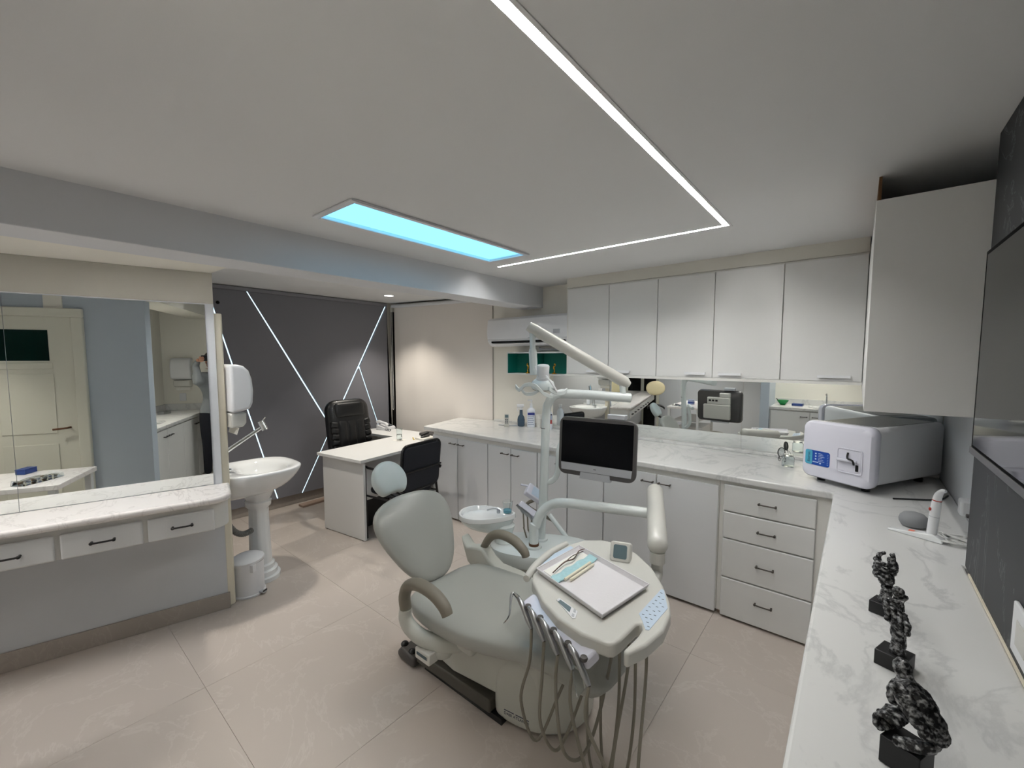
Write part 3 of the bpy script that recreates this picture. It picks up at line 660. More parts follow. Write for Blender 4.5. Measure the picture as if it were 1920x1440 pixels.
for k in range(5):
    a = 2*PI*k/5+.3; c = Vector((.2, 0, 0)); d = Vector((math.cos(a), math.sin(a), 0))
    l = M().tube([c+Vector((0, 0, .12)), c+d*.30+Vector((0, 0, .075))], [.026, .015], 8).obj('base_leg', 'black_plastic', t, local=True)
    M().lathe([(.024, -.012), (.026, 0), (.024, .012)], n=14, mtx=frame(c+d*.30+Vector((0, 0, .0265)), d, (0, 0, 1))).obj('caster', 'black_plastic', l, local=True)
# visitor chair, seen from behind
t = thing('visitor_chair', 'black visitor chair with metal tube frame in front of the desk', 'chair', (-3.17, 2.30, 0), R(8))
# faces the desk (-x); local back at +x
bk = frame((.19, 0, .685), (0, 1, 0), (.10, 0, 1))
m = M(); ol = rrect(.45, .40, .05, 4); m.rings([[bk @ Vector((x*s, y*s, z)) for x, y in ol] for s, z in ((.97, -.022), (1, -.012), (1, .012), (.97, .022))]); m.obj('backrest', 'black_fabric', t, local=True)
for s in (-1, 1): pass
fr = M(); ol = rrect(.475, .425, .06, 4); pts = [bk @ Vector((x, y, 0)) for x, y in ol]; fr.tube(pts+[pts[0]], .0115, 8); fr.obj('back_frame', 'black_plastic', t, local=True)
M().tube([bk @ Vector((-.235, -.02, .028)), bk @ Vector((.235, -.02, .028))], .009, 8).obj('back_rail', 'black_metal', t, local=True)
cushion('seat', 'black_fabric', t, .45, .44, .06, frame((-.06, 0, .44), (0, 1, 0), (-1, 0, .03)), .012)
for s in (-1, 1):
    M().tube([(.20, s*.235, .62), (.17, s*.245, .64), (-.22, s*.245, .66), (-.26, s*.245, .62), (-.26, s*.24, .02), (-.26, s*.24, .003)], .011, 8, 3).obj('front_leg', 'black_metal', t, local=True)
    M().tube([(.165, s*.225, .49), (.17, s*.23, .40), (.24, s*.24, .003)], .011, 8, 3).obj('rear_leg', 'black_metal', t, local=True)
    M().tube([(-.26, s*.24, .40), (.17, s*.23, .40)], .009, 8).obj('side_rail', 'black_metal', t, local=True)
# ================================================================ DENTAL CHAIR
CYC = 1.47
t = thing('dental_chair', 'reclining grey upholstered dental chair with curved armrests in the middle of the room', 'dental chair', (-1.25, CYC, 0))
def pad_ring(c, sd, up, w_, th, n=28, e1=.42, e2=.62, dish=0.0):
    out = []
    for k in range(n):
        a = 2*PI*k/n; c_, s_ = math.cos(a), math.sin(a)
        x = (abs(c_)**e1)*(1 if c_ > 0 else -1)*w_; z = (abs(s_)**e2)*(1 if s_ > 0 else -1)*th
        if s_ > 0: z -= dish*(1-(x/w_)**2)
        out.append(Vector(c)+Vector(sd)*x+Vector(up)*z)
    return out
def loft_pad(st, name, m_, parent, sub=1, dish=.012):
    rs = []
    for i, (x, z, w_, th) in enumerate(st):
        a, b = st[max(i-1, 0)], st[min(i+1, len(st)-1)]; tg = Vector((b[0]-a[0], 0, b[1]-a[1])).normalized(); up = Vector((-tg.z, 0, tg.x)); up = up if up.z > 0 else -up
        rs.append(pad_ring((x, CYC, z-th), (0, 1, 0), up, w_, th, dish=dish if 0 < i < len(st)-1 else 0))
    return M().rings(rs).obj(name, m_, parent, sub=sub)
seat = loft_pad([(-1.735, .43, .10, .02), (-1.725, .445, .19, .036), (-1.68, .462, .26, .05), (-1.55, .47, .29, .056), (-1.35, .475, .295, .058), (-1.15, .505, .285, .058), (-1.0, .54, .262, .057), (-.88, .545, .243, .055), (-.77, .525, .23, .052), (-.69, .492, .215, .046), (-.655, .465, .18, .032), (-.648, .45, .10, .015)], 'seat', 'upholstery', t)
# shell under the seat, leg plate
def hull(st, name, m_, parent, bevel=.02, label=None):
    "st: list of (x, y0, y1, z0, z1)"
    rs = [[Vector((x, y0, z0)), Vector((x, y1, z0)), Vector((x, y1, z1)), Vector((x, y0, z1))] for x, y0, y1, z0, z1 in st]
    return M().rings(rs).obj(name, m_, parent, bevel=bevel, seg=3, label=label)
hull([(-1.64, CYC-.22, CYC+.22, .325, .372), (-1.25, CYC-.24, CYC+.24, .325, .378)], 'seat_shell', 'seat_shell', t, .02)
hull([(-1.24, CYC-.20, CYC+.20, .345, .40), (-1.0, CYC-.19, CYC+.19, .40, .43), (-.72, CYC-.17, CYC+.17, .40, .43)], 'leg_plate', 'seat_shell', t, .015)
# column / lift body and base
hull([(-1.66, CYC-.155, CYC+.155, .145, .30), (-1.45, CYC-.165, CYC+.165, .125, .33), (-1.2, CYC-.125, CYC+.145, .115, .335), (-.98, CYC-.09, CYC+.14, .115, .335)], 'lift_body', 'seat_shell', t, .015)
bp = hull([(-1.74, CYC-.165, CYC+.165, .035, .098), (-1.22, CYC-.155, CYC+.155, .03, .092)], 'base_plate', 'base_grey', t, .008, 'dark grey base plate')
M().box((-1.70, CYC-.14, .0), (-1.16, CYC+.14, .029)).obj('floor_plate', 'black_plastic', bp, smooth=False)
# rounded pump cover
def cover_ring(z, ins, lx=0):
    ol = [(-1.225+lx, 1.36), (-1.215+lx, 1.335), (-1.10, 1.338), (-.98, 1.375), (-.89, 1.45), (-.855, 1.56), (-.87, 1.68), (-.95, 1.74), (-1.10, 1.755), (-1.21+lx, 1.73)]
    c = Vector((-1.04+lx*.3, 1.54, 0)); return [Vector((c.x+(x-c.x)*(1-ins), c.y+(y-c.y)*(1-ins), z)) for x, y in ol]
m = M().rings([cover_ring(.004, .10), cover_ring(.03, .02), cover_ring(.06, 0), cover_ring(.17, .0, .0), cover_ring(.24, .02, .012), cover_ring(.295, .06, .04), cover_ring(.335, .16, .09), cover_ring(.357, .34, .13), cover_ring(.364, .6, .14)])
pc = m.obj('pump_cover', 'seat_shell', t, sub=2)
# footswitch
fs = hull([(-1.90, 1.30, 1.46, .004, .03), (-1.86, 1.29, 1.50, .004, .07), (-1.76, 1.285, 1.50, .004, .06), (-1.74, 1.29, 1.48, .004, .05)], 'foot_control', 'dark_grey_plastic', t, .012)
for x, y, z in ((-1.865, 1.325, .068), (-1.83, 1.40, .066), (-1.79, 1.32, .062), (-1.80, 1.46, .062)): M().sphere((x, y, z), .022, 14, 8, (1, 1, .7)).obj('foot_button', 'black_plastic', fs)
# backrest
UPV = Vector((-.56, 0, .828)).normalized(); NRM = Vector((.828, 0, .56)).normalized(); PB = Vector((-1.762, CYC+.0, .437))
def back_ring(v, w_, th, off=0): return pad_ring(PB+UPV*v+NRM*off, (0, 1, 0), NRM, w_*1.04, th, e1=.6, e2=.75)
prof = [(-.022, .03, .012), (-.012, .075, .024), (.025, .125, .034), (.09, .172, .039), (.17, .205, .041), (.25, .236, .043), (.33, .252, .044), (.395, .244, .043), (.44, .214, .04), (.472, .155, .034), (.487, .085, .022), (.491, .03, .008)]
bk = M().rings([back_ring(v, w_, th) for v, w_, th in prof]).obj('backrest', 'upholstery', t, sub=1)
M().rings([back_ring(.02+v*.92, w_*.93, th*.55, -.032) for v, w_, th in prof]).obj('back_shell', 'seat_shell', bk, sub=1)
# headrest: D-shaped pad
HC = Vector((-2.155, CYC-.025, .905)); HU = Vector((-.50, 0, .866)).normalized(); HN = Vector((.866, 0, .50)).normalized()
ol = []
for k in range(28):
    a = 2*PI*k/28; x = math.cos(a)*.114; y = math.sin(a)*.124; y = max(y, -.088-.01*math.cos(a*2)); x *= 1-.12*(y < 0)*(-y/.09); ol.append((x, y))
hr = M().rings([[HC+Vector((0, 1, 0))*x*s+HU*y*s+HN*z for x, y in ol] for s, z in ((.75, -.034), (.93, -.03), (1, -.012), (1, .012), (.94, .029), (.7, .036), (.3, .038))]).obj('headrest', 'upholstery_pale', t, sub=1)
for dy in (-.022, .022): M().tube([HC-HU*.07-HN*.012+Vector((0, dy, 0)), PB+UPV*.45-HN*.012+Vector((0, dy, 0))], .007, 8).obj('headrest_bar', 'black_metal', hr)
# armrests
NY, FYY = CYC-.335, CYC+.315
m = M().tube([(-1.585, NY, .475), (-1.592, NY, .535), (-1.56, NY, .595), (-1.48, NY, .628), (-1.38, NY, .622), (-1.315, NY, .592), (-1.292, NY, .560)], [.028, .029, .03, .031, .030, .028, .025], 14, 5, .9).obj('armrest', 'arm_pad', t, label='brown grey padded armrest')
m = M().tube([(-1.586, NY, .477), (-1.59, NY, .43), (-1.565, NY+.01, .385), (-1.50, NY+.03, .352), (-1.42, NY+.075, .335), (-1.36, NY+.14, .335)], [.0275, .031, .034, .036, .04, .04], 14, 5).obj('arm_support', 'seat_shell', t)
m = M().sphere((-1.455, NY+.085, .305), .068, 20, 12, (1.25, .8, .75)).obj('side_hub', 'seat_shell', t)
M().box((-1.515, NY-.005, .265), (-1.415, NY+.05, .318), Matrix.Translation((0, 0, .005))).obj('switch_box', 'cream_plastic', t, bevel=.006)
M().box((-1.50, NY-.0075, .290), (-1.43, NY-.0052, .303), Matrix.Translation((0, 0, .005))).obj('switch_slot', 'lcd_off', t)
M().tube([(-1.70, FYY, .50), (-1.64, FYY, .585), (-1.56, FYY, .622), (-1.46, FYY, .615), (-1.39, FYY, .575), (-1.375, FYY, .545)], [.023, .028, .03, .03, .027, .023], 14, 5, .9).obj('armrest', 'arm_pad', t, label='brown grey padded armrest')
m = M(); pr_ = [(-1.86, .55), (-1.80, .49), (-1.72, .515), (-1.67, .515), (-1.62, .47), (-1.56, .44), (-1.42, .44), (-1.34, .425), (-1.32, .395), (-1.40, .375), (-1.62, .375), (-1.74, .37), (-1.80, .40)]
m.prism([(x, FYY, z) for x, z in pr_], (0, -.045, 0), (0, .035, 0)); m.obj('arm_bracket', 'seat_shell', t, bevel=.016, seg=3)
# maker's lettering on the pump cover
def on_cover(x, z, y=None): return Vector((x, y, z))
lm = frame((-1.075, 1.330, .085), (1, .16, 0), (0, .02, 1))
text('DABI ATLANTE', .0185, lm, 'ink_navy', pc)
M().prism([lm @ Vector((x, y, .0005)) for x, y in ((-.062, .013), (-.012, .013), (-.012, .0165), (-.062, .0165))], lm.to_3x3() @ Vector((0, 0, -.0005)), lm.to_3x3() @ Vector((0, 0, .0003))).obj('logo_bar', 'ink_navy', pc, smooth=False)
M().prism([lm @ Vector((x, y, .0005)) for x, y in ((-.004, .013), (.062, .013), (.062, .0165), (-.004, .0165))], lm.to_3x3() @ Vector((0, 0, -.0005)), lm.to_3x3() @ Vector((0, 0, .0003))).obj('logo_bar', 'ink_navy', pc, smooth=False)
# ================================================================ DENTAL UNIT
UT = .44
ub = PX(1001, 1026, 'Z', UT); up2 = PX(1014, 1012, 'Z', UT)
t = thing('dental_unit', 'white dental unit with spittoon, monitor, overhead lamp and instrument table', 'dental unit', (ub.x, ub.y+.08, 0))
UN = t
ang = R(28)
def unit_ring(z, s, n=32):
    c = Vector((ub.x+.02, ub.y+.06, z)); ux, uy = Vector((math.cos(ang), math.sin(ang), 0)), Vector((-math.sin(ang), math.cos(ang), 0))
    return [c+ux*.34*s*(abs(math.cos(a))**.7)*(1 if math.cos(a) > 0 else -1)+uy*.185*s*(abs(math.sin(a))**.8)*(1 if math.sin(a) > 0 else -1) for a in [2*PI*k/n for k in range(n)]]
M().rings([unit_ring(.12, .78), unit_ring(.14, .86), unit_ring(.30, .95), unit_ring(.355, .97)]).obj('unit_body', 'cream_plastic', t)
M().rings([unit_ring(.3555, .985), unit_ring(.37, 1.0), unit_ring(.425, 1.0), unit_ring(.438, .985), unit_ring(UT, .95)]).obj('unit_top', 'unit_white', t)
M().rings([unit_ring(0, .55), unit_ring(.1195, .6)]).obj('unit_foot', 'base_grey', t)
# spittoon
bc = Vector((-1.845, 1.975, 0)); bd = Vector((.81, .585, 0)).normalized(); bn = Vector((-bd.y, bd.x, 0))
def egg(z, s, sh=0, n=36):
    out = []
    for k in range(n):
        a = 2*PI*k/n; x = math.cos(a)*.185; y = math.sin(a)*(.125-.045*(math.cos(a))); out.append(bc+bd*(x*s+sh)+bn*y*s+Vector((0, 0, z)))
    return out
bowl = M().rings([egg(.505, .30, .06), egg(.52, .5, .03), egg(.545, .74, .01), egg(.575, .92), egg(.598, .975)]).obj('spittoon', 'unit_white', t)
M().rings([egg(.5985, .99), egg(.602, 1.02), egg(.622, 1.02), egg(.63, 1.0), egg(.631, .93), egg(.622, .89), egg(.605, .80, -.015), egg(.6, .4, -.03)]).obj('bowl_rim', 'white_ceramic', bowl)
nk = bc+bd*.115
M().lathe([(.065, UT+.001), (.056, UT+.02), (.054, UT+.06), (.07, .55), (.055, .56)], nk, 20).obj('bowl_neck', 'unit_white', bowl)
sp0 = bc+bd*.075+Vector((0, 0, .628))
M().tube([sp0, sp0+Vector((0, 0, .022)), sp0-bd*.03+Vector((0, 0, .03)), sp0-bd*.075+Vector((0, 0, .018))], .0055, 8, 3).obj('water_spout', 'silver_plastic', bowl)
M().lathe([(.012, .0), (.012, .02), (.001, .021)], sp0, 12).obj('spout_base', 'silver_plastic', bowl)
# cup on the spittoon
cu = bc+bd*.135+Vector((0, 0, .6325))
cup = thing('plastic_cup', 'clear plastic cup with blue liquid standing on the spittoon', 'cup', cu)
M().lathe([(.001, 0), (.027, 0), (.034, .075), (.0355, .076), (.0335, .077), (.0262, .0015), (.001, .0015)], n=24).obj('cup_wall', 'thin_glass', cup, local=True)
M().lathe([(.001, .002), (.0258, .002), (.0276, .02), (.001, .02)], n=24).obj('liquid', 'water_blue', cup, local=True)
# assistant holder behind the post
def dep(P): return (Vector(P)-Vector((0, 0, CAMH))).dot(_f)
D2 = dep(up2)+.10
a = PD(1003, 926, D2); 
hd = frame(a, _r*.80-Vector((0, 0, .58))+_f*.1, Vector((-.2, .75, .55)))
ah = M(); ol = rrect(.145, .085, .012, 4); ah.rings([[hd @ Vector((x, y, z)) for x, y in ol] for z in (-.022, .022)]); ah = ah.obj('assistant_panel', 'lilac_plastic', t, bevel=.005)
M().prism([hd @ Vector((x, y, .0225)) for x, y in ((-.035, -.03), (.06, -.03), (.06, .03), (-.035, .03))], (0, 0, 0), hd.to_3x3() @ Vector((0, 0, .001))).obj('assistant_keys', 'key_blue', ah, smooth=False)
M().tube([hd @ Vector((-.07, .02, 0)), hd @ Vector((-.12, .0, -.005))], .007, 8).obj('assistant_handle', 'lilac_plastic', ah)
h2 = frame(PD(990, 957, D2-.05), _r*.80-Vector((0, 0, .60)), Vector((-.2, .75, .55)))
m = M(); ol = rrect(.15, .05, .01, 4); m.rings([[h2 @ Vector((x, y, z)) for x, y in ol] for z in (-.018, .018)]); m.obj('assistant_rack', 'lilac_plastic', ah, bevel=.005)
for i in range(3):
    p0 = h2 @ Vector((-.05+i*.035, -.03, .01)); p1 = h2 @ Vector((-.055+i*.035, .05-.03*i, .035))
    M().tube([p0-_r*.03+Vector((0, 0, .03)), p0, p0+_r*.015-Vector((0, 0, .03))], [.008, .011, .008], 8).obj('assistant_nozzle', 'steel', ah)
    e = ub+Vector((-.12+.05*i, .08, 0)); M().tube([p0+_r*.015-Vector((0, 0, .03)), p0+_r*.02-Vector((0, 0, .12)), (p0+e)/2-Vector((0, 0, .03)), e+Vector((0, 0, .002))], .0055, 7, 6).obj('assistant_hose', 'hose_grey', ah)
M().tube([hd @ Vector((.02, -.03, -.02)), hd @ Vector((.02, -.05, -.10)), PD(1035, 975, D2+.06)], .012, 8, 4).obj('assistant_stem', 'hose_grey', ah)
M().tube([PD(1030, 965, D2+.03), PD(1066, 1012, D2-.03)], .016, 12).obj('assistant_arm', 'unit_white', t)
# pole, monitor arm
D1 = dep(Vector((up2.x, up2.y, 1.3)))
pole = M().tube([up2+Vector((0, 0, .001)), PD(1020, 905, D1), PD(1024, 780, D1), PD(1029, 755, D1), PD(1040, 742, D1), PD(1056, 737, D1)], .0285, 16, 5).obj('pole', 'unit_white', t)
M().lathe([(.045, .0005), (.045, .012), (.03, .016)], up2, 20).obj('pole_collar', 'unit_white', pole)
M().lathe([(.0292, 0), (.0292, .004)], PD(1022, 803, D1), 18).obj('pole_joint', 'bezel', pole)
arm1 = M().tube([PD(1050, 738, D1), PD(1100, 740, D1), PD(1182, 746, D1)], .031, 16).obj('light_arm', 'unit_white', t)
el = PD(1168, 738, D1)
M().tube([el, PD(1167, 722, D1)], .020, 14).obj('elbow', 'unit_white', arm1)
arm2 = M().tube([PD(1180, 722, D1), PD(1172, 717, D1), PD(1000, 617, D1), PD(991, 611, D1)], [.02, .037, .037, .03], 18).obj('spring_arm', 'cream_plastic', t)
M().tube([PD(1172, 714, D1), PD(1152, 709, D1)], .012, 8).obj('arm_pivot', 'steel', arm2)
M().tube([PD(1012, 632, D1), PD(1008, 628, D1)], .012, 8).obj('arm_pivot', 'steel', arm2)
sp = M().tube([PD(998, 618, D1), PD(999, 656, D1)], .019, 14).obj('lamp_spindle', 'unit_white', t)
M().tube([PD(999, 655, D1), PD(999, 659, D1)], .024, 14).obj('spindle_ring', 'unit_white', sp)
M().tube([PD(999, 659, D1), PD(1001, 703, D1)], .0265, 14).obj('spindle_sleeve', 'unit_white', sp)
# lamp head
LH = PD(1018, 706, D1-.06); up_l = Vector((.05, .0, 1)).normalized()
lmx = Matrix.Translation(LH) @ Matrix.Rotation(R(12), 4, _r) 
lh = M().lathe([(.036, 0), (.038, .005), (.04, .068), (.036, .074), (.001, .075)], n=22, mtx=lmx).obj('lamp_head', 'white_plastic', t)
M().lathe([(.0405, -.018), (.0415, -.016), (.0415, -.0005), (.037, -.0003)], n=22, mtx=lmx).obj('lamp_collar', 'white_plastic', lh)
M().lathe([(.03, -.075), (.075, -.07), (.078, -.06), (.068, -.035), (.05, -.02), (.04, -.0185)], n=26, mtx=lmx).obj('lamp_dome', 'unit_white', lh)
M().lathe([(.001, -.078), (.07, -.078), (.07, -.0755), (.001, -.0755)], n=26, mtx=lmx).obj('lamp_glass', 'glass', lh)
M().tube([PD(999, 690, D1), PD(1006, 690, D1-.02)], .014, 10).obj('lamp_knuckle', 'white_plastic', lh)
def band(pts, wd, name):
    P, _ = spline([Vector(p) for p in pts], 7, [1]*len(pts)); rs = []
    for i, p in enumerate(P):
        tg = (P[min(i+1, len(P)-1)]-P[max(i-1, 0)]).normalized(); n = tg.cross(Vector((0, 0, 1))).normalized()
        z = Vector((0, 0, wd/2)); rs.append([p-z-n*.005, p-z+n*.005, p+z+n*.005, p+z-n*.005])
    return M().rings(rs).obj(name, 'unit_white', lh, bevel=.002)
dL = D1-.06
band([PD(967, 724, dL), PD(974, 731, dL-.02), PD(985, 722, dL-.06), PD(1003, 723, dL-.09), PD(1020, 738, dL-.10), PD(1036, 745, dL-.09)], .024, 'lamp_handle')
band([PD(1029, 729, dL-.08), PD(1040, 736, dL-.05), PD(1054, 737, dL-.02), PD(1063, 731, dL+.02)], .024, 'lamp_handle')
band([PD(978, 730, dL-.03), PD(985, 738, dL-.04), PD(1000, 738, dL-.03), PD(1012, 730, dL-.01)], .02, 'lamp_handle')
M().tube([PD(1024, 704, dL-.05), PD(1034, 718, dL-.07), PD(1045, 735, dL-.05)], .008, 8, 4, .6).obj('handle_strut', 'white_plastic', lh)
# monitor
ma = M().tube([PD(1021, 905, D1), PD(1034, 902, D1-.01), PD(1044, 890, D1-.02), PD(1047, 865, D1-.02), PD(1049, 840, D1), PD(1060, 826, D1+.02), PD(1090, 830, D1+.05)], .0185, 12, 5).obj('monitor_arm', 'unit_white', t)
mo = frame((-1.165, 2.185, 1.118), (1, .13, 0), (0, .06, 1)); mw, mh = .475, .35
def MO(x, y, z): return mo @ Vector((x, y, z))
mb = M(); ol = rrect(mw, mh, .045, 6); mb.rings([[MO(x*s, y*s, z) for x, y in ol] for s, z in ((.94, -.04), (.985, -.03), (1, -.01), (1, .002), (.985, .008))]); mon = mb.obj('monitor', 'bezel', t)
M().prism([MO(x, y, .0082) for x, y in ((-mw/2+.02, -mh/2+.075), (mw/2-.018, -mh/2+.075), (mw/2-.018, mh/2-.022), (-mw/2+.02, mh/2-.022))], (0, 0, 0), mo.to_3x3() @ Vector((0, 0, .0015))).obj('screen', 'screen', mon, smooth=False)
M().prism([MO(x, y, .0082) for x, y in ((-mw/2+.024, -mh/2+.028), (mw/2-.024, -mh/2+.028), (mw/2-.019, -mh/2+.072), (-mw/2+.02, -mh/2+.072))], (0, 0, 0), mo.to_3x3() @ Vector((0, 0, .003))).obj('chin', 'silver_plastic', mon, smooth=False, bevel=.001)
M().prism([MO(x, y, .0082) for x, y in ((-.095, -mh/2-.014), (.095, -mh/2-.014), (.09, -mh/2+.026), (-.09, -mh/2+.026))], mo.to_3x3() @ Vector((0, 0, -.03)), mo.to_3x3() @ Vector((0, 0, .002))).obj('chin_lip', 'silver_plastic', mon, smooth=False, bevel=.002)
M().prism([MO(x, y, .0115) for x, y in ((-.008, -mh/2+.048), (.008, -mh/2+.048), (.008, -mh/2+.052), (-.008, -mh/2+.052))], (0, 0, 0), mo.to_3x3() @ Vector((0, 0, .0008))).obj('logo', 'bezel', mon, smooth=False)
M().box((-.001, -.03, -.06), (.001, .03, -.05), mo).bm.free()
m = M(); m.box((.06, mh/2+.001, -.05), (.165, mh/2+.03, .0), mo); m.obj('camera_clip', 'silver_plastic', mon, bevel=.004)
m = M(); m.box((-.15, -.14, -.085), (.13, .02, -.041), mo); m.box((-.11, .0205, -.08), (.13, .10, -.041), mo); m.box((.02, .1005, -.075), (.13, .15, -.041), mo); m.obj('rear_housing', 'cream_plastic', mon, bevel=.008)
for i in range(3): M().box((-.09+i*.035, .055, -.0815), (-.065+i*.035, .075, -.0805), mo).obj('rear_vent', 'black_plastic', mon, smooth=False)
# instrument arm: post, tube, spring arm
za = .755
pA = PX(1060, 943, 'Z', za); pE = PX(1218, 962, 'Z', za)
arm = M().tube([ub+Vector((0, 0, .001)), ub+Vector((0, 0, .14)), PX(1005, 985, 'Y', ub.y+.01), PX(1014, 962, 'Y', ub.y+.03), PX(1032, 947, 'Y', ub.y+.06), pA, (pA+pE)/2, pE], .03, 16, 5).obj('table_arm', 'unit_white', t)
M().lathe([(.05, .0005), (.05, .012), (.034, .014)], ub, 20).obj('arm_collar', 'unit_white', arm)
M().lathe([(.0325, .013), (.0325, .03)], ub, 18).obj('arm_ring', 'rust', arm)
s0, s1 = PD(1228, 921, 2.44), PD(1233, 1022, 1.90)
sdir = (s1-s0).normalized()
sa = M().tube([s0-sdir*.03, s0-sdir*.015, s0, s1, s1+sdir*.02, s1+sdir*.034], [.02, .040, .045, .045, .036, .015], 18).obj('balance_arm', 'cream_plastic', t)
M().tube([pE, PX(1228, 955, 'Z', .78)], .026, 12).obj('arm_joint', 'unit_white', sa)
sj = s1-Vector((0, 0, .03)); M().tube([sj, sj-Vector((0, 0, .05))], [.034, .034], 14).obj('table_joint', 'cream_plastic', sa)
M().tube([sj-Vector((0, 0, .05)), sj-Vector((0, 0, .11)), PX(1215, 1110, 'Z', .66)], .026, 12).obj('table_stem', 'cream_plastic', sa)
# instrument table
TZ = .76
def TP(pts, z=TZ): return [PX(x, y, 'Z', z) for x, y in pts]
out_ = [(997, 1087), (1015, 1125), (1045, 1157), (1090, 1188), (1140, 1207), (1152, 1207), (1165, 1198), (1193, 1170), (1203, 1168), (1205, 1178), (1196, 1192), (1168, 1219), (1176, 1226), (1212, 1209), (1245, 1181), (1258, 1150), (1256, 1128), (1243, 1096), (1222, 1063), (1195, 1038), (1165, 1020), (1130, 1012), (1095, 1012), (1065, 1021), (1040, 1036), (1015, 1060), (1000, 1075)]
tb = M().prism(TP(out_), (0, 0, -.05), (0, 0, 0)).obj('instrument_table', 'cream_plastic', t, bevel=.012, seg=3)
low = TP([(1020, 1110), (1060, 1150), (1110, 1185), (1145, 1195), (1190, 1160), (1220, 1130), (1225, 1085), (1180, 1045), (1120, 1025), (1060, 1050)]); cc = sum(low, Vector())/len(low)
M().prism([cc+(p-cc)*.85 for p in low], (0, 0, -.10), (0, 0, -.0505)).obj('table_belly', 'cream_plastic', tb, bevel=.015, seg=3)
kp = [(1198, 1151), (1240, 1105), (1245, 1107), (1252, 1141), (1217, 1182), (1210, 1181), (1205, 1166)]
key = M().prism(TP(kp, TZ+.0003), (0, 0, 0), (0, 0, .0015)).obj('keypad', 'key_blue', tb, smooth=False)
for x, y in ((1206, 1152), (1213, 1145), (1218, 1138), (1225, 1132), (1230, 1126), (1236, 1119), (1240, 1112), (1212, 1158), (1219, 1152), (1226, 1146), (1232, 1138), (1238, 1131), (1243, 1124), (1214, 1167), (1221, 1161), (1228, 1154), (1236, 1146), (1243, 1138), (1216, 1175)):
    p = PX(x, y, 'Z', TZ+.002); M().box((p.x-.004, p.y-.0012, p.z), (p.x+.004, p.y+.0012, p.z+.0005), None).obj('key_mark', 'ink', key, smooth=False)
k2 = M().prism(TP([(1012, 1062), (1040, 1038), (1070, 1024), (1075, 1028), (1050, 1045), (1025, 1067)], TZ+.0003), (0, 0, 0), (0, 0, .0015)).obj('keypad', 'key_blue', tb, smooth=False)
hx = M().tube([PX(1062, 1020, 'Z', TZ-.02), PX(1030, 1038, 'Z', TZ-.02), PX(1003, 1062, 'Z', TZ-.02), PX(987, 1085, 'Z', TZ-.02)], [.014, .016, .016, .014], 12, 4).obj('table_handle', 'cream_plastic', tb)
dsp = M().prism(TP([(1043, 1125), (1049, 1122), (1083, 1147), (1079, 1160), (1073, 1160)], TZ+.0004), (0, 0, 0), (0, 0, .002)).obj('display_plate', 'white_plastic', tb, smooth=False)
M().prism(TP([(1046, 1128), (1051, 1125), (1071, 1139), (1068, 1148)], TZ+.0026), (0, 0, 0), (0, 0, .001)).obj('display', 'lcd', dsp, smooth=False)
for q in ([(1076, 1141), (1080, 1144), (1079, 1149), (1075, 1147)], [(1073, 1150), (1077, 1152), (1076, 1157), (1072, 1155)]): M().prism(TP(q, TZ+.0026), (0, 0, 0), (0, 0, .001)).obj('display_key', 'silver_plastic', dsp, smooth=False)
# film viewer standing on the table
vf = frame(PX(1163, 1035, 'Z', TZ+.035), (1, .35, 0), (-.2, .45, .85))
vw = M(); ol = rrect(.085, .085, .012, 4); vw.rings([[vf @ Vector((x*s, y*s, z)) for x, y in ol] for s, z in ((1.15, -.045), (1.05, -.02), (1, 0), (.97, .006))]); vw = vw.obj('film_viewer', 'cream_plastic', tb, bevel=.004)
M().prism([vf @ Vector((x*.68, y*.68, .0065)) for x, y in rrect(.085, .085, .012, 4)], (0, 0, 0), vf.to_3x3() @ Vector((0, 0, .001))).obj('viewer_window', 'lcd', vw)
# handpiece rack with instruments and hoses
r0, r1 = PX(991, 1126, 'Z', .715), PX(1112, 1236, 'Z', .70)
rd = (r1-r0).normalized(); rf = frame((r0+r1)/2, rd, Vector((-rd.y, rd.x, .35))); rl = (r1-r0).length
m = M(); ol = rrect(rl, .062, .014, 4); m.rings([[rf @ Vector((x, y, z)) for x, y in ol] for z in (-.028, .018)]); rk = m.obj('handpiece_rack', 'lilac_plastic', t, bevel=.008)
M().tube([rf @ Vector((0, .025, -.01)), rf @ Vector((.0, .08, -.02))], .02, 10).obj('rack_stem', 'dark_grey_plastic', rk)
for i in range(5):
    x = -rl/2+.03+i*(rl-.05)/4; a = rf @ Vector((x-.02, -.036, .020)); b = rf @ Vector((x+.025, -.048, -.02))
    M().lathe([(.011, -.006), (.013, 0), (.011, .006)], n=12, mtx=frame(rf @ Vector((x+.01, -.026, .018)), (1, 0, 0), (0, 1, 0))).obj('rack_cradle', 'dark_grey_plastic', rk)
    hp = M().tube([a-rd*.03+Vector((0, 0, .012)), a, b, b+rd*.02-Vector((0, 0, .02))], [.006, .010, .011, .007], 10, 3).obj('handpiece', 'steel', rk)
    if i == 0:
        M().tube([a-rd*.02+Vector((0, 0, .012)), a-rd*.04+Vector((-.01, -.01, .018)), PX(955, 1152, 'Z', .715), PX(944, 1169, 'Z', .695)], [.008, .006, .003, .002], 8, 4).obj('syringe_tip', 'chrome', hp)
    s = b+rd*.02-Vector((0, 0, .02)); e = Vector((-.80+.07*i, 1.40-.01*i, .655)); zb = [.16, .21, .27, .10, .06][i]
    lo = (s*.5+e*.5); lo.z = zb; off = Vector(([-.06, -.02, .02, .04, .07][i], [-.05, -.06, -.07, -.06, -.04][i], 0))
    M().tube([s, s+Vector((0, -.01, -.12)), s*.8+e*.2+off-Vector((0, 0, .30)), lo+off, s*.25+e*.75+off*.5-Vector((0, 0, .33)), e-Vector((0, 0, .12)), e], .0058, 8, 8).obj('hose', 'hose_grey', rk)
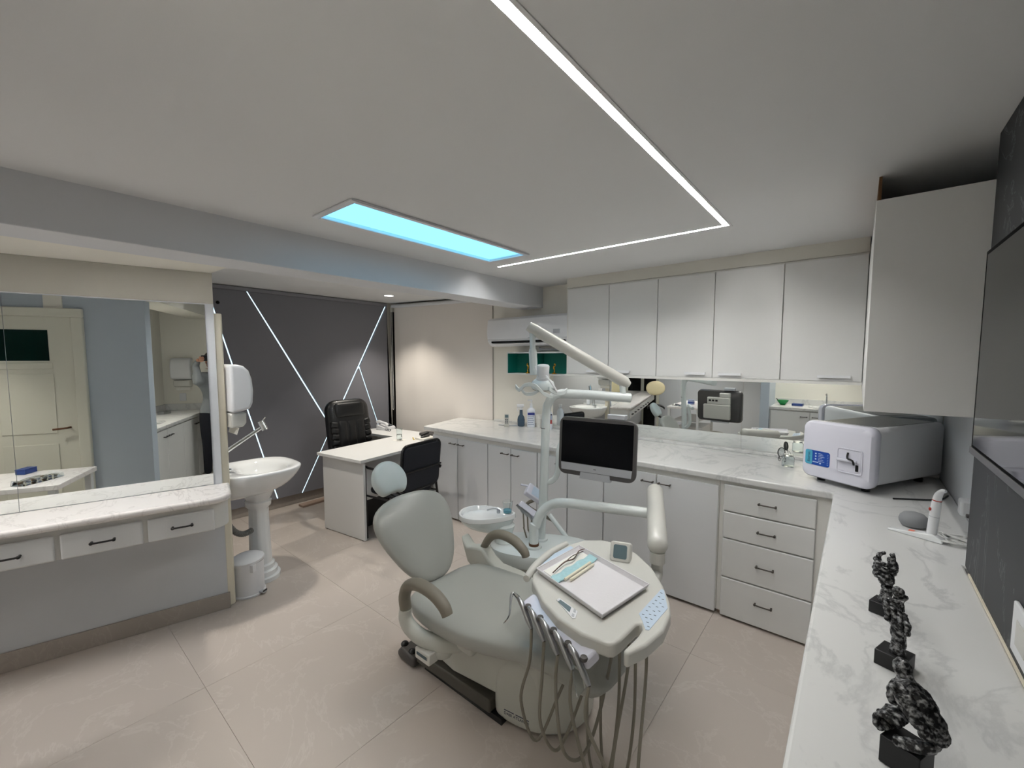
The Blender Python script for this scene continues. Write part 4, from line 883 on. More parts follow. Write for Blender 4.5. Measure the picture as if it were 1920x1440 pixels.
for i in range(2):
    e = Vector((-.62+.06*i, 1.36, .655)); M().tube([e, e-Vector((0, 0, .3)), e+Vector((-.03, -.02, -.56)), e+Vector((-.12, .02, -.60)), e+Vector((-.16, .06, -.35)), e+Vector((-.15, .1, -.02))], .0058, 8, 8).obj('hose', 'hose_grey', rk)
# plastic sleeve hanging from the last handpiece
b = rf @ Vector((rl/2-.03, -.05, -.02))
m = M(); m.rings([[b+Vector((-.02, 0, 0)), b+Vector((.02, -.005, 0)), b+Vector((.018, .006, 0)), b+Vector((-.018, .008, 0))], [b+Vector((-.005, -.01, -.04)), b+Vector((.035, -.01, -.045)), b+Vector((.033, .0, -.045)), b+Vector((-.004, .0, -.04))], [b+Vector((.01, -.012, -.085)), b+Vector((.014, -.012, -.085)), b+Vector((.014, -.008, -.085)), b+Vector((.01, -.008, -.085))]]); m.obj('plastic_sleeve', 'thin_glass', rk)
# ---------------------------------------------------------------- loose items on the table
tz = TZ+.022
tc = [PX(x, y, 'Z', tz) for x, y in ((1006, 1066), (1086, 1023), (1217, 1096), (1130, 1154))]
cen = sum(tc, Vector())/4
ty = thing('instrument_tray', 'shallow rectangular metal tray on the instrument table', 'tray', (cen.x, cen.y, TZ+.002))
def shrink(k, z): return [Vector((cen.x+(p.x-cen.x)*k, cen.y+(p.y-cen.y)*k, z)) for p in tc]
M().rings([shrink(.93, TZ+.002), shrink(.96, TZ+.004), shrink(1, tz), shrink(.985, tz), shrink(.94, TZ+.006), shrink(.3, TZ+.006)]).obj('pan', 'tray_metal', ty, bevel=.003)
tr = [shrink(1.0, tz), shrink(1.0, tz)]
pts = shrink(.995, tz+.001); M().tube(pts+[pts[0]], .003, 8).obj('rolled_rim', 'tray_metal', ty)
u = (tc[1]-tc[0]).normalized(); v = (tc[3]-tc[0]).normalized(); L_ = (tc[1]-tc[0]).length; K_ = (tc[3]-tc[0]).length; o_ = tc[0].copy(); o_.z = TZ+.0065
def TR(a, b, z=0): return o_+u*(a*L_)+v*(b*K_)+Vector((0, 0, z))
q = M(); q.prism([TR(.10, .05), TR(.95, .05), TR(.95, .27), TR(.10, .27)], (0, 0, .0003), (0, 0, .0025)); q = q.obj('paper_napkin', 'paper', smooth=False); origin(q, TR(.5, .12)); tag(q, 'white paper sheet on the back of the instrument tray', 'paper')
q = M(); g = [[TR(.03+.94*i/12, .20+.13*j/3, .006+.004*math.sin(i*1.7+j*2)+(.006 if 0 < j < 3 else 0)) for i in range(13)] for j in range(4)]
q.rings([r+[p-Vector((0, 0, .004)) for p in reversed(r)] for r in g]); q = q.obj('instrument_pouch', 'pouch_blue'); origin(q, TR(.5, .28)); tag(q, 'crumpled pale blue sterile pouch on the instrument tray', 'pouch')
for k, (lab, bb) in enumerate((('cream cotton roll beside the pale blue pouch', .345), ('cream cotton roll farther from the pale blue pouch', .395))):
    q = M().tube([TR(.18+.05*k, bb, .008), TR(.80, bb-.02, .008)], .0055, 8).obj('cotton_roll', 'paper_cream'); origin(q, TR(.5, bb, .002)); tag(q, lab, 'cotton roll', 'cotton rolls on the instrument tray')
q = M().tube([TR(.12, .19, .016), TR(.45, .14, .018), TR(.62, .17, .019), TR(.85, .10, .02), TR(.97, .12, .02)], [.002, .003, .0032, .0026, .0015], 8, 4)
q.tube([TR(.45, .15, .019), TR(.66, .12, .02), TR(.9, .14, .02)], .0018, 6, 3); q = q.obj('dental_tweezers', 'tool_brown'); origin(q, TR(.5, .14, .012)); tag(q, 'dark metal tweezers lying on the paper sheet on the tray', 'tweezers')
# ================================================================ AIR CONDITIONER, SHELF, BOTTLES
t = thing('air_conditioner', 'white split air conditioner high on the back wall beside the wall cupboards', 'air conditioner', (-2.65, 3.6, 1.78))
AX0, AX1 = -3.165, -2.130
pf = [(3.6185, 2.075), (3.45, 2.075), (3.41, 2.05), (3.398, 1.97), (3.396, 1.90), (3.404, 1.842), (3.6185, 1.842)]
M().rings([[Vector((x, y, z)) for y, z in pf] for x in (AX0, AX1)]).obj('front_panel', 'white_plastic', t, bevel=.006, seg=3)
pf = [(3.6185, 1.841), (3.406, 1.841), (3.41, 1.825), (3.432, 1.795), (3.47, 1.772), (3.6185, 1.772)]
bd_ = M().rings([[Vector((x, y, z)) for y, z in pf] for x in (AX0+.002, AX1)]).obj('lower_casing', 'white_plastic', t, bevel=.003)
M().box((AX0+.06, 3.404, 1.806), (AX1-.03, 3.43, 1.824)).obj('outlet_slot', 'void', bd_, smooth=False)
M().box((AX0+.06, 3.412, 1.792), (AX1-.03, 3.452, 1.799), Matrix.Translation((0, 0, 0))).obj('louver', 'white_plastic', bd_, bevel=.002)
M().box((-2.60, 3.4015, 1.848), (-2.50, 3.4035, 1.856)).obj('indicator', 'silver_plastic', t, smooth=False)
M().box((-2.29, 3.394, 1.885), (-2.215, 3.3965, 1.925)).obj('energy_label', 'silver_plastic', t, smooth=False)
M().tube([(-2.6, 3.60, 1.765), (-2.6, 3.60, 1.735), (-2.2, 3.60, 1.732)], .012, 8).obj('pipe_cover', 'white_plastic', t)
# open shelf with green back
gx0, gx1 = PX(950, 661, 'Y', 3.44).x, -2.131
t = thing('open_shelf', 'open white wall shelf with a deep green back under the air conditioner', 'shelf', ((gx0+gx1)/2, 3.55, 1.47))
for nm, a, b in (('shelf_top', (gx0, 3.44, 1.694), (gx1, 3.6185, 1.706)), ('shelf_bottom', (gx0, 3.44, 1.472), (gx1, 3.6185, 1.484)), ('shelf_side', (gx0, 3.44, 1.4845), (gx0+.012, 3.6185, 1.6935)), ('shelf_side', (gx1-.012, 3.44, 1.4845), (gx1, 3.6185, 1.6935))):
    M().box(a, b).obj(nm, 'laminate', t, smooth=False)
M().box((gx0+.0125, 3.605, 1.4845), (gx1-.0125, 3.618, 1.6935)).obj('back_panel', 'green_panel', t, smooth=False, label='deep green back panel')
M().box((gx0+.0125, 3.445, 1.4845), (gx0+.016, 3.6045, 1.6935)).obj('side_lining', 'green_panel', t, smooth=False)
M().box((-2.56, 3.45, 1.4845), (-2.548, 3.6045, 1.6935)).obj('divider', 'green_panel', t, smooth=False)
for k, (px, lab) in enumerate(((990, 'small gold figurine on the left half of the green shelf'), (1039, 'small gold figurine on the right half of the green shelf'))):
    p = PX(px, 700, 'Y', 3.50); f = thing('gold_figurine', lab, 'figurine', (p.x, 3.50, 1.4845), group='gold figurines')
    M().lathe([(.022, 0), (.022, .012), (.014, .016), (.001, .017)], n=16).obj('base', 'gold', f, local=True)
    s = 1 if k else -1
    M().tube([(0, 0, .0165), (.004*s, 0, .04), (-.004*s, 0, .065), (.004*s, 0, .085)], [.009, .006, .011, .007], 10, 4).obj('body', 'gold', f, local=True)
    M().sphere((.005*s, 0, .098), .0095, 12, 8).obj('head', 'gold', f, local=True)
    M().tube([(-.002*s, 0, .075), (.018*s, 0, .085), (.012*s, 0, .105)], .003, 6, 3).obj('arm', 'gold', f, local=True)
# bottles on the back counter
zc = ZT+.0005
p = PX(950, 800, 'Z', zc); r = thing('remote_control', 'white air conditioner remote standing on the back counter', 'remote', (p.x, p.y, zc), R(40))
mt = Matrix.Rotation(R(-6), 4, 'X')
M().box((-.024, -.008, .008), (.024, .010, .135), mt).obj('body', 'cream_plastic', r, local=True, bevel=.005)
M().box((-.018, -.0095, .095), (.018, -.0082, .125), mt).obj('display', 'lcd', r, local=True, smooth=False)
for i in range(2):
    for j in range(3): M().box((-.015+i*.017, -.0105, .035+j*.018), (-.003+i*.017, -.0085, .046+j*.018), mt).obj('button', 'ink', r, local=True, smooth=False)
M().box((-.03, -.02, 0), (.03, .02, .0078)).obj('foot_stand', 'cream_plastic', r, local=True, bevel=.002)
q = M().tube([(p.x-.13, p.y+.02, zc+.005), (p.x-.05, p.y+.05, zc+.005), (p.x+.02, p.y+.07, zc+.006), (p.x+.12, p.y+.13, zc+.005)], .005, 8, 4).obj('wire_tool', 'silver_plastic'); origin(q, (p.x, p.y+.06, zc)); tag(q, 'thin grey metal tool lying behind the remote', 'tool')
p = PX(977, 799, 'Z', zc); b = thing('spray_bottle', 'dark blue spray bottle with a clear trigger head on the back counter', 'bottle', (p.x, p.y, zc), R(40))
M().lathe([(.03, 0), (.038, .008), (.040, .07), (.034, .10), (.018, .125), (.016, .175), (.001, .176)], n=20).obj('body', 'blue_bottle', b, local=True)
M().lathe([(.0175, .1765), (.0175, .20), (.013, .202)], n=14).obj('collar', 'white_plastic', b, local=True)
M().box((-.045, -.011, .2025), (.03, .011, .236)).obj('trigger_head', 'white_plastic', b, local=True, bevel=.006)
M().tube([(-.026, 0, .203), (-.038, 0, .18), (-.032, 0, .158)], .005, 8, 3).obj('trigger', 'white_plastic', b, local=True)
p = PX(995, 795, 'Z', zc); b = thing('pump_bottle', 'white pump bottle with a blue printed label beside the spray bottle', 'bottle', (PX(996, 760, 'Y', 3.50).x, 3.50, zc), R(38))
m = M(); m.rings([[Vector((x*s, y*s, z)) for x, y in rrect(.088, .06, .022, 4)] for s, z in ((.94, 0), (1, .006), (1, .165), (.92, .185), (.5, .20), (.32, .205), (.32, .225))]); m.obj('body', 'white_bottle', b, local=True)
M().box((-.036, -.0312, .128), (.036, -.0302, .155)).obj('label_band', 'label_blue', b, local=True, smooth=False)
for j in range(5): M().box((-.034, -.0312, .028+j*.02), (.030-.01*(j % 2), -.0302, .036+j*.02)).obj('label_line', 'label_grey', b, local=True, smooth=False)
M().lathe([(.016, .2255), (.016, .25), (.006, .252), (.006, .275), (.001, .276)], n=14).obj('pump', 'white_plastic', b, local=True)
M().box((-.04, -.008, .2765), (.014, .008, .288)).obj('nozzle', 'white_plastic', b, local=True, bevel=.003)
p = PX(1020, 789, 'Z', zc); p = Vector((p.x*.93, 3.53, 0)); b = thing('printed_bottle', 'printed bottle with red and blue label half hidden by the pole', 'bottle', (PX(1028, 788, 'Y', 3.50).x, 3.50, zc), R(38))
m = M(); m.rings([[Vector((x*s, y*s, z)) for x, y in rrect(.085, .06, .02, 4)] for s, z in ((.95, 0), (1, .006), (1, .16), (.55, .19), (.35, .195), (.35, .21))]); m.obj('body', 'white_bottle', b, local=True)
M().box((-.037, -.0312, .06), (.037, -.0302, .10)).obj('label_red', 'label_red', b, local=True, smooth=False)
M().box((-.037, -.0312, .1005), (.037, -.0302, .145)).obj('label_grey', 'label_grey', b, local=True, smooth=False)
M().box((-.037, -.0312, .146), (.037, -.0302, .158)).obj('label_band', 'ink_navy', b, local=True, smooth=False)
M().lathe([(.017, .2105), (.017, .235), (.001, .236)], n=14).obj('cap', 'white_plastic', b, local=True)
b = thing('paper_cup_stack', 'white stack of paper cups between the pump bottle and the pole', 'cups', (PX(1011, 788, 'Y', 3.53).x, 3.53, zc))
M().lathe([(.001, 0), (.026, 0), (.036, .095), (.0375, .097), (.036, .10), (.034, .10), (.025, .004), (.001, .004)], n=20).obj('lower_cup', 'paper', b, local=True)
for i in range(3): M().lathe([(.0365, .1005+i*.012), (.038, .103+i*.012), (.0365, .111+i*.012), (.03, .111+i*.012), (.03, .1005+i*.012)], n=20).obj('cup_rim', 'paper', b, local=True)
# ================================================================ AUTOCLAVE
f0, f1 = PX(1495, 890, 'Z', .945), PX(1640, 921, 'Z', .945)
wv = (f1-f0); wl = wv.length; ux = Vector((math.cos(R(-29)), math.sin(R(-29)), 0)); uy = Vector((-ux.y, ux.x, 0)); AH = .335
t = thing('autoclave', 'white tabletop autoclave with a blue control label on the corner worktop', 'autoclave', (f0+f1)/2-Vector((0, 0, .0245)), math.atan2(ux.y, ux.x))
# local: x across the front, y to the rear, z up; origin bottom front centre on the worktop
hw = wl/2
body = M(); body.rings([[Vector((x, y, z+.025+AH/2)) for x, z in rrect(wl-.03, AH-.02, .03, 5)] for y in (.075, .69)]); body = body.obj('body', 'white_plastic', t, local=True, bevel=.004)
M().box((-hw+.05, .12, AH+.0155), (hw-.05, .66, AH+.0175)).obj('top_plate', 'steel', t, local=True, smooth=False)
gk = M(); gk.rings([[Vector((x, y, z+.025+AH/2)) for x, z in rrect(wl-.045, AH-.035, .03, 5)] for y in (.062, .0745)]); gk.obj('door_seal', 'silver_plastic', t, local=True)
dr = M(); dr.rings([[Vector((x*s, y, z*s+.025+AH/2)) for x, z in rrect(wl, AH, .045, 6)] for s, y in ((.985, .0615), (1, .05), (1, .025), (.98, .008), (.93, -.004), (.80, -.008))]); dr = dr.obj('door', 'lilac_plastic', t, local=True)
ft = .025+AH
def DF(x, z, y=-.0085): return Vector((x, y, z))
lp = rrect(.135, .085, .012, 4); lc = (-hw*.48, .145)
pn = M(); pn.prism([DF(x+lc[0], z+lc[1]) for x, z in lp], (0, -.0012, 0), (0, .0005, 0)); pn = pn.obj('control_label', 'label_deep', dr, local=True)
lp2 = rrect(.04, .083, .010, 4); M().prism([DF(x+lc[0]-.047, z+lc[1], -.0099) for x, z in lp2], (0, -.0006, 0), (0, 0, 0)).obj('brand_patch', 'label_cyan', pn, local=True)
RM = ROOT[t.name]
text('Bistron', .020, RM @ frame(DF(lc[0]-.046, lc[1], -.0107), (0, 0, 1), (-1, 0, 0)), 'ink_navy', pn)
for j in range(3): M().lathe([(.0005, 0), (.0045, 0), (.0045, .0006), (.0005, .0006)], n=12, mtx=frame(DF(lc[0]-.008, lc[1]+.026-j*.016, -.0098), (1, 0, 0), (0, 0, 1))).obj('label_button', 'label_text', pn, local=True)
M().lathe([(.0005, 0), (.005, 0), (.005, .0006), (.0005, .0006)], n=12, mtx=frame(DF(lc[0]+.018, lc[1]-.028, -.0098), (1, 0, 0), (0, 0, 1))).obj('label_button', 'label_text', pn, local=True)
for j in range(6): M().box((lc[0]+.006, -.0104, lc[1]+.027-j*.009), (lc[0]+.028+.006*((j*7) % 3), -.0098, lc[1]+.0295-j*.009)).obj('label_line', 'label_text', pn, local=True, smooth=False)
for j in range(7): M().box((lc[0]+.054, -.0104, lc[1]+.028-j*.0095), (lc[0]+.061, -.0098, lc[1]+.0295-j*.0095)).obj('label_line', 'label_text', pn, local=True, smooth=False)
M().box((lc[0]-.024, -.0104, lc[1]-.027), (lc[0]+.008, -.0098, lc[1]-.022)).obj('label_line', 'label_text', pn, local=True, smooth=False)
# handle recess, lever
hc = (hw*.42, .165)
rc = M(); ro = rrect(.12, .13, .012, 4); rc.rings([[DF(x*s+hc[0], z*s+hc[1], y) for x, z in ro] for s, y in ((1.06, -.0085), (1.05, -.0125), (.98, -.0125), (.93, -.0088))], caps=False); rc.obj('recess_rim', 'lilac_plastic', dr, local=True)
M().box((hc[0]-.055, -.010, hc[1]-.058), (hc[0]+.055, -.0086, hc[1]+.058)).obj('recess_floor', 'lilac_plastic', dr, local=True, smooth=False)
M().box((hc[0]-.055, -.030, hc[1]-.004), (hc[0]+.04, -.0102, hc[1]+.012)).obj('grip', 'lilac_plastic', dr, local=True, bevel=.005)
M().tube([DF(hc[0]-.005, hc[1]+.045, -.014), DF(hc[0]+.005, hc[1]+.02, -.036), DF(hc[0]+.03, hc[1]+.012, -.036), DF(hc[0]+.034, hc[1]-.012, -.03)], .005, 8, 3).obj('lever', 'black_plastic', dr, local=True)
M().box((hc[0]+.035, -.018, hc[1]-.048), (hc[0]+.047, -.0102, hc[1]-.012)).obj('latch', 'black_plastic', dr, local=True, bevel=.002)
for x in (-hw+.07, hw-.07):
    for y in (.08, .58): M().lathe([(.02, 0), (.022, .02), (.018, .0245)], (x, y, 0), 14).obj('foot', 'black_plastic', t, local=True)
q = M().tube([(.17, 2.88, ZT+.005), (.25, 2.93, ZT+.005), (.31, 2.97, ZT+.005), (.36, 3.02, ZT+.005), (.395, 3.12, ZT+.005)], .004, 8, 5).obj('power_cord', 'black_plastic'); origin(q, (.30, 2.80, ZT)); tag(q, 'black power cord lying beside the autoclave', 'cord')
# round table mirror on wire feet, glass jar
p = Vector((-.395, 3.48, ZT+.0005)); t = thing('table_mirror', 'tiny round black-rimmed mirror on wire feet next to the autoclave', 'mirror', p, R(35))
fm = frame((0, 0, .06), (.9, .43, 0), (0, .0, 1))
M().lathe([(.0005, -.004), (.032, -.004), (.034, -.002), (.034, .003), (.030, .003), (.030, .001), (.0005, .001)], n=24, mtx=fm).obj('rim', 'black_plastic', t, local=True)
M().lathe([(.0005, .0015), (.0295, .0015), (.0295, .0025), (.0005, .0025)], n=24, mtx=fm).obj('glass', 'mirror_glass', t, local=True)
for s in (-1, 1):
    M().tube([(s*.014, 0, .032), (s*.024, -.012, .015), (s*.022, -.018, .003), (s*.012, -.014, .003), (s*.012, 0, .032)], .0016, 6, 3).obj('wire_foot', 'black_metal', t, local=True)
M().tube([(0, .003, .035), (0, .035, .003), (.02, .035, .003)], .0016, 6).obj('wire_stay', 'black_metal', t, local=True)
p = PX(1484, 872, 'Z', ZT); t = thing('glass_jar', 'small clear glass jar squeezed beside the autoclave', 'jar', (-.335, 3.32, ZT+.0005))
M().lathe([(.001, 0), (.034, 0), (.036, .004), (.036, .06), (.03, .07), (.028, .07), (.034, .058), (.034, .006), (.001, .006)], n=22).obj('jar_wall', 'thin_glass', t, local=True)
M().lathe([(.031, .0705), (.031, .08), (.001, .081)], n=22).obj('lid', 'thin_glass', t, local=True)
# ================================================================ RIGHT WALL: TV, outlets, chargers
t = thing('television', 'large wall-mounted flat television on the dark marble wall', 'television', (.31, 1.25, 1.365))
TY0, TY1, TZ0, TZ1 = .62, 1.862, 1.368, 1.962
M().box((.276, TY0, TZ0), (.3065, TY1, TZ1)).obj('casing', 'tv_frame', t, bevel=.004)
M().box((.2735, TY0+.012, TZ0+.022), (.2758, TY1-.035, TZ1-.016)).obj('screen', 'tv_screen', t, smooth=False)
M().box((.272, TY0+.004, TZ0-.006), (.2755, TY1-.002, TZ0+.014)).obj('bottom_bezel', 'bezel', t, bevel=.0015)
M().box((.307, .95, 1.5), (.3203, 1.55, 1.8)).obj('wall_mount', 'black_metal', t, smooth=False)
t = thing('outlet_plate', 'white double outlet plate low on the dark marble wall', 'outlet', (.32, 1.36, .95))
M().box((.3115, 1.26, .955), (.3203, 1.50, 1.075)).obj('plate', 'white_plastic', t, bevel=.003)
for y in (1.30, 1.39): M().box((.3095, y, .985), (.3113, y+.07, 1.045)).obj('socket', 'cream_plastic', t, bevel=.002)
t = thing('plug_adapter', 'white plug-in charger on the wall outlet behind the dark panel', 'charger', (.41, 2.60, 1.0))
PA_ = Matrix.Translation((0, .17, 0))
M().box((.407, 2.36, .985), (.4148, 2.48, 1.06), PA_).obj('outlet', 'white_plastic', t, bevel=.003)
M().box((.362, 2.385, .975), (.4065, 2.45, 1.045), PA_).obj('charger', 'white_plastic', t, bevel=.01, seg=3)
M().box((.375, 2.335, .985), (.395, 2.36, .998), PA_).obj('plug', 'dark_grey_plastic', t, bevel=.003)
m = M(); P = [(.385, 2.415, .974), (.375, 2.40, .94)]+[(.33+.05*math.cos(i*1.9+.3*i), 2.36+.075*math.sin(i*1.3), ZT+.006+.003*(i % 5)) for i in range(24)]
q = M().tube([Vector(p) for p in P[1:]], .0028, 6, 4).obj('cable_tangle', 'cable_white'); origin(q, (.33, 2.36, ZT)); tag(q, 'tangle of thin white cable behind the curing light', 'cable')
t = thing('smart_speaker', 'round grey fabric smart speaker on the right worktop', 'speaker', (.215, 2.47, ZT+.0005))
M().lathe([(.028, 0), (.04, .004), (.047, .018), (.0485, .03), (.045, .044), (.034, .056), (.016, .062), (.001, .063)], n=28).obj('fabric_shell', 'speaker_fabric', t, local=True)
M().lathe([(.028, .0), (.03, -.0004), (.001, -.0004)], n=20).obj('rubber_foot', 'silver_plastic', t, local=True)
p = PX(1742, 1005, 'Z', ZT); t = thing('curing_light', 'white cordless dental curing light in its charging stand', 'curing light', (.245, 2.33, ZT+.0005), R(-20))
m = M(); m.rings([[Vector((-.12+.0*x, y, z)) for y, z in ((-.018, 0), (.018, 0), (.016, .007), (-.016, .007))] for x in (0,)]+[[Vector((-.03, y, z)) for y, z in ((-.02, 0), (.02, 0), (.018, .02), (-.018, .02))], [Vector((.02, y, z)) for y, z in ((-.022, .0), (.022, .0), (.018, .028), (-.018, .028))], [Vector((.05, y, z)) for y, z in ((-.024, .0), (.024, .0), (.02, .012), (-.02, .012))]]); st = m.obj('stand', 'white_ceramic', t, local=True, bevel=.004)
M().box((-.055, -.009, .0145), (-.035, .009, .019)).obj('indicator', 'orange_plastic', t, local=True, smooth=False)
wd = M().tube([(.012, 0, .022), (.016, 0, .09), (.02, 0, .15), (.024, 0, .185), (.034, 0, .205), (.045, -.004, .208)], [.015, .0155, .0145, .0125, .009, .006], 14, 4).obj('wand', 'white_plastic', t, local=True)
M().tube([(.0215, 0, .163), (.0219, 0, .1665)], .0145, 14).obj('red_ring', 'red_plastic', wd, local=True)
M().tube([(.0165, 0, .098), (.0167, 0, .1)], .0158, 14).obj('seam_ring', 'silver_plastic', wd, local=True)
M().sphere((.006, -.0125, .128), .007, 12, 8, (.6, .6, 1)).obj('power_button', 'red_plastic', wd, local=True)
# ================================================================ three stone-like hand sculptures
def sculpture(x, y, lab, kind, rz, s=1.0, bh=.05, bw=.05):
    t = thing('hand_sculpture', lab, 'sculpture', (x, y, ZT+.0005), rz, 'small dark hand sculptures on the right worktop')
    M().box((-bw/2, -bw/2, 0), (bw/2, bw/2, bh)).obj('plinth', 'sculpt_base', t, local=True, bevel=.0015)
    m = M(); b0 = bh-.002
    def T(pts, r, n=9): m.tube([Vector((a*s, b*s, c*s+b0)) for a, b, c in pts], [q*s for q in r], n, 4)
    if kind == 0:      # crouching figure resting on a fist
        for i in range(4): T([(-.026+i*.003, -.02+i*.011, .004), (-.036, -.018+i*.011, .022), (-.02, -.015+i*.01, .036), (-.004, -.012+i*.009, .026)], [.006, .0062, .006, .005])
        T([(-.01, -.02, .004), (.012, -.018, .012), (.03, -.005, .02), (.034, .01, .042)], [.009, .010, .011, .010])
        T([(.038, .008, .026), (.028, .004, .048), (.006, .0, .076), (-.012, -.002, .10)], [.013, .022, .027, .019])
        T([(.034, -.016, .04), (.014, -.022, .066), (-.006, -.018, .09)], [.009, .012, .010])
        for i in range(5): T([(.030-i*.01, -.024+.002*i, .038+i*.012), (.022-i*.01, -.026, .05+i*.012)], [.006, .004])
        T([(-.014, .012, .10), (-.026, .006, .072), (-.022, .0, .048)], [.008, .008, .006]); T([(-.012, -.014, .102), (.006, -.02, .088), (.024, -.012, .066)], [.007, .008, .006])
        m.sphere(Vector((-.012*s, -.002*s, .122*s+b0)), .0135*s, 14, 10, (1, .9, 1.2)); T([(-.002, -.006, .118), (.008, -.01, .113)], [.007, .003])
    elif kind == 1:    # forearm with closed fist and a cupped hand above
        T([(.004, 0, .0), (.006, 0, .025), (.004, 0, .05), (.006, 0, .066)], [.017, .0145, .014, .017])
        m.sphere(Vector((.004*s, 0, .078*s+b0)), .021*s, 14, 10, (1, .8, 1))
        for i in range(4): T([(.024-i*.012, -.018, .062+i*.006), (.026-i*.012, -.022, .08+i*.006), (.02-i*.012, -.016, .098+i*.006), (.012-i*.011, -.002, .104+i*.006)], [.006, .0068, .0065, .0055])
        T([(-.015, .004, .085), (-.022, .004, .108), (-.014, .006, .128)], [.010, .009, .007]); T([(.0, .008, .10), (-.004, .012, .124), (.008, .01, .142)], [.011, .012, .009])
        T([(-.014, -.006, .122), (-.002, -.014, .13), (.014, -.01, .134)], [.005, .0055, .004]); m.sphere(Vector((-.002*s, .004*s, .148*s+b0)), .012*s, 12, 8, (1, 1, 1.1))
    else:              # upright hand of stacked, folded fingers
        T([(.0, 0, .0), (.004, 0, .03), (.008, 0, .052)], [.017, .014, .016])
        m.sphere(Vector((.002*s, 0, .072*s+b0)), .020*s, 14, 10, (1, .8, 1.15))
        for i in range(4): T([(.016, -.012, .072+i*.014), (-.006, -.022, .078+i*.014), (-.022, -.012, .082+i*.014), (-.016, .006, .08+i*.014)], [.0055, .0068, .0062, .005])
        T([(.012, .004, .085), (.014, .004, .115), (.006, .002, .138)], [.012, .012, .009]); T([(.014, -.008, .10), (.017, -.01, .13), (.012, -.004, .152)], [.006, .006, .005]); T([(-.012, -.008, .12), (-.016, -.008, .138), (-.002, -.004, .148)], [.007, .0065, .005])
    fg = m.obj('figure', 'sculpt_stone', t, local=True, sub=2)
    tx = bpy.data.textures.get('chips') or bpy.data.textures.new('chips', 'CLOUDS'); tx.noise_scale = .012; tx.noise_depth = 3
    dm = fg.modifiers.new('chips', 'DISPLACE'); dm.texture = tx; dm.strength = .009; dm.mid_level = .5; dm.texture_coords = 'LOCAL'
sculpture(.098, .985, 'nearest dark sculpture: a hunched figure leaning on a fist, on a black block', 0, R(-25), 1.06, .05, .056)
sculpture(.098, 1.305, 'middle dark sculpture: a raised forearm and fist on a black block', 1, R(-20), .98, .036, .058)
sculpture(.088, 1.565, 'farthest dark sculpture: upright folded fingers on a black block', 2, R(-20), .98, .034, .052)
# ================================================================ THE PART OF THE ROOM SEEN ONLY IN THE MIRRORS
# panelled door with a small dark pane
DY0, DY1 = -1.36, -.74
d = struct(M().box((-1.170, DY0, .0), (-1.1505, DY1, 2.02)).obj('door_1', 'door_paint', smooth=False, bevel=.002))
M().box((-1.19, DY0-.085, 0), (-1.1505, DY0-.0005, 2.02)).obj('door_frame', 'door_paint', d, bevel=.008, seg=3)
M().box((-1.19, DY1+.0005, 0), (-1.1505, DY1+.085, 2.02)).obj('door_frame', 'door_paint', d, bevel=.008, seg=3)
M().box((-1.19, DY0-.085, 2.0205), (-1.1505, DY1+.085, 2.10)).obj('door_frame', 'door_paint', d, bevel=.008, seg=3)
M().box((-1.174, DY0+.09, 1.62), (-1.1702, DY1-.17, 1.90)).obj('door_pane', 'dark_glass', d, smooth=False)
M().box((-1.178, DY0+.07, 1.545), (-1.1702, DY1-.15, 1.60)).obj('door_rail', 'door_paint', d, bevel=.004)
M().box((-1.176, DY0+.09, .95), (-1.1702, DY1-.15, 1.50)).obj('door_panel', 'door_paint', d, bevel=.01, seg=3)
M().box((-1.176, DY0+.09, .15), (-1.1702, DY1-.15, .85)).obj('door_panel', 'door_paint', d, bevel=.01, seg=3)
M().tube([(-1.17, DY1-.06, 1.0), (-1.22, DY1-.06, 1.0), (-1.225, DY1-.16, .99)], .009, 8).obj('door_handle', 'rust', d)
# dark doorway in the far wall
d = struct(M().box((-4.02, -2.7195, 0), (-3.72, -2.71, 2.05)).obj('door_2', 'void', smooth=False))
for a, b in ((-4.10, -4.0205), (-3.7195, -3.64)): M().box((a, -2.7195, 0), (b, -2.69, 2.13)).obj('door_frame', 'door_paint', d, bevel=.006)
M().box((-4.0200, -2.7195, 2.0505), (-3.7200, -2.69, 2.13)).obj('door_frame', 'door_paint', d, bevel=.006)
# niche counter with inset basin
t = thing('niche_cabinet', 'white base cabinet with three doors in the washing niche, seen in the mirrors', 'cabinet', (-.1, -.5, 0))
M().box((-1.028, -.7985, .03), (.9985, -.302, .858)).obj('body', 'laminate_edge', t, smooth=False)
for i in range(4):
    a = -1.02+i*.504; dd = M().box((a+.003, -.3015, .05), (a+.501, -.284, .845)).obj('door', 'laminate', t, bevel=.005, smooth=False)
    bar_handle(dd, (a+(.43 if i % 2 == 0 else .07), -.284, .77), (1, 0, 0), (0, 1, 0), .08, 'black_metal')
M().box((-1.028, -.78, 0), (.9985, -.36, .0295)).obj('plinth', 'base_stone', t, smooth=False)
t = thing('niche_worktop', 'white marble worktop with an inset oval basin in the washing niche', 'worktop', (-.1, -.5, .86))
M().box((-1.029, -.7995, .8585), (.9995, -.27, .90)).obj('slab', 'counter_marble', t, smooth=False, bevel=.006)
M().box((-1.029, -.7995, .9005), (.9995, -.782, .99)).obj('backsplash', 'counter_marble', t, smooth=False)
M().box((.982, -.7815, .9005), (.9995, -.27, .99)).obj('backsplash', 'counter_marble', t, smooth=False)
M().lathe([(.20, .9005), (.21, .906), (.19, .909), (.15, .904), (.05, .9015), (.001, .9015)], (-.35, -.53, 0), 30, 1, .8).obj('basin', 'white_ceramic', t)
M().tube([(-.35, -.72, .9005), (-.35, -.72, 1.06), (-.35, -.69, 1.10), (-.35, -.60, 1.09)], .011, 10, 4).obj('faucet', 'chrome', t)
dispenser('towel_dispenser', 'white paper towel dispenser on the niche wall, reflected in the vanity mirror', (.999, -.56, 1.23), (-1, 0, 0), (0, 1, 0))
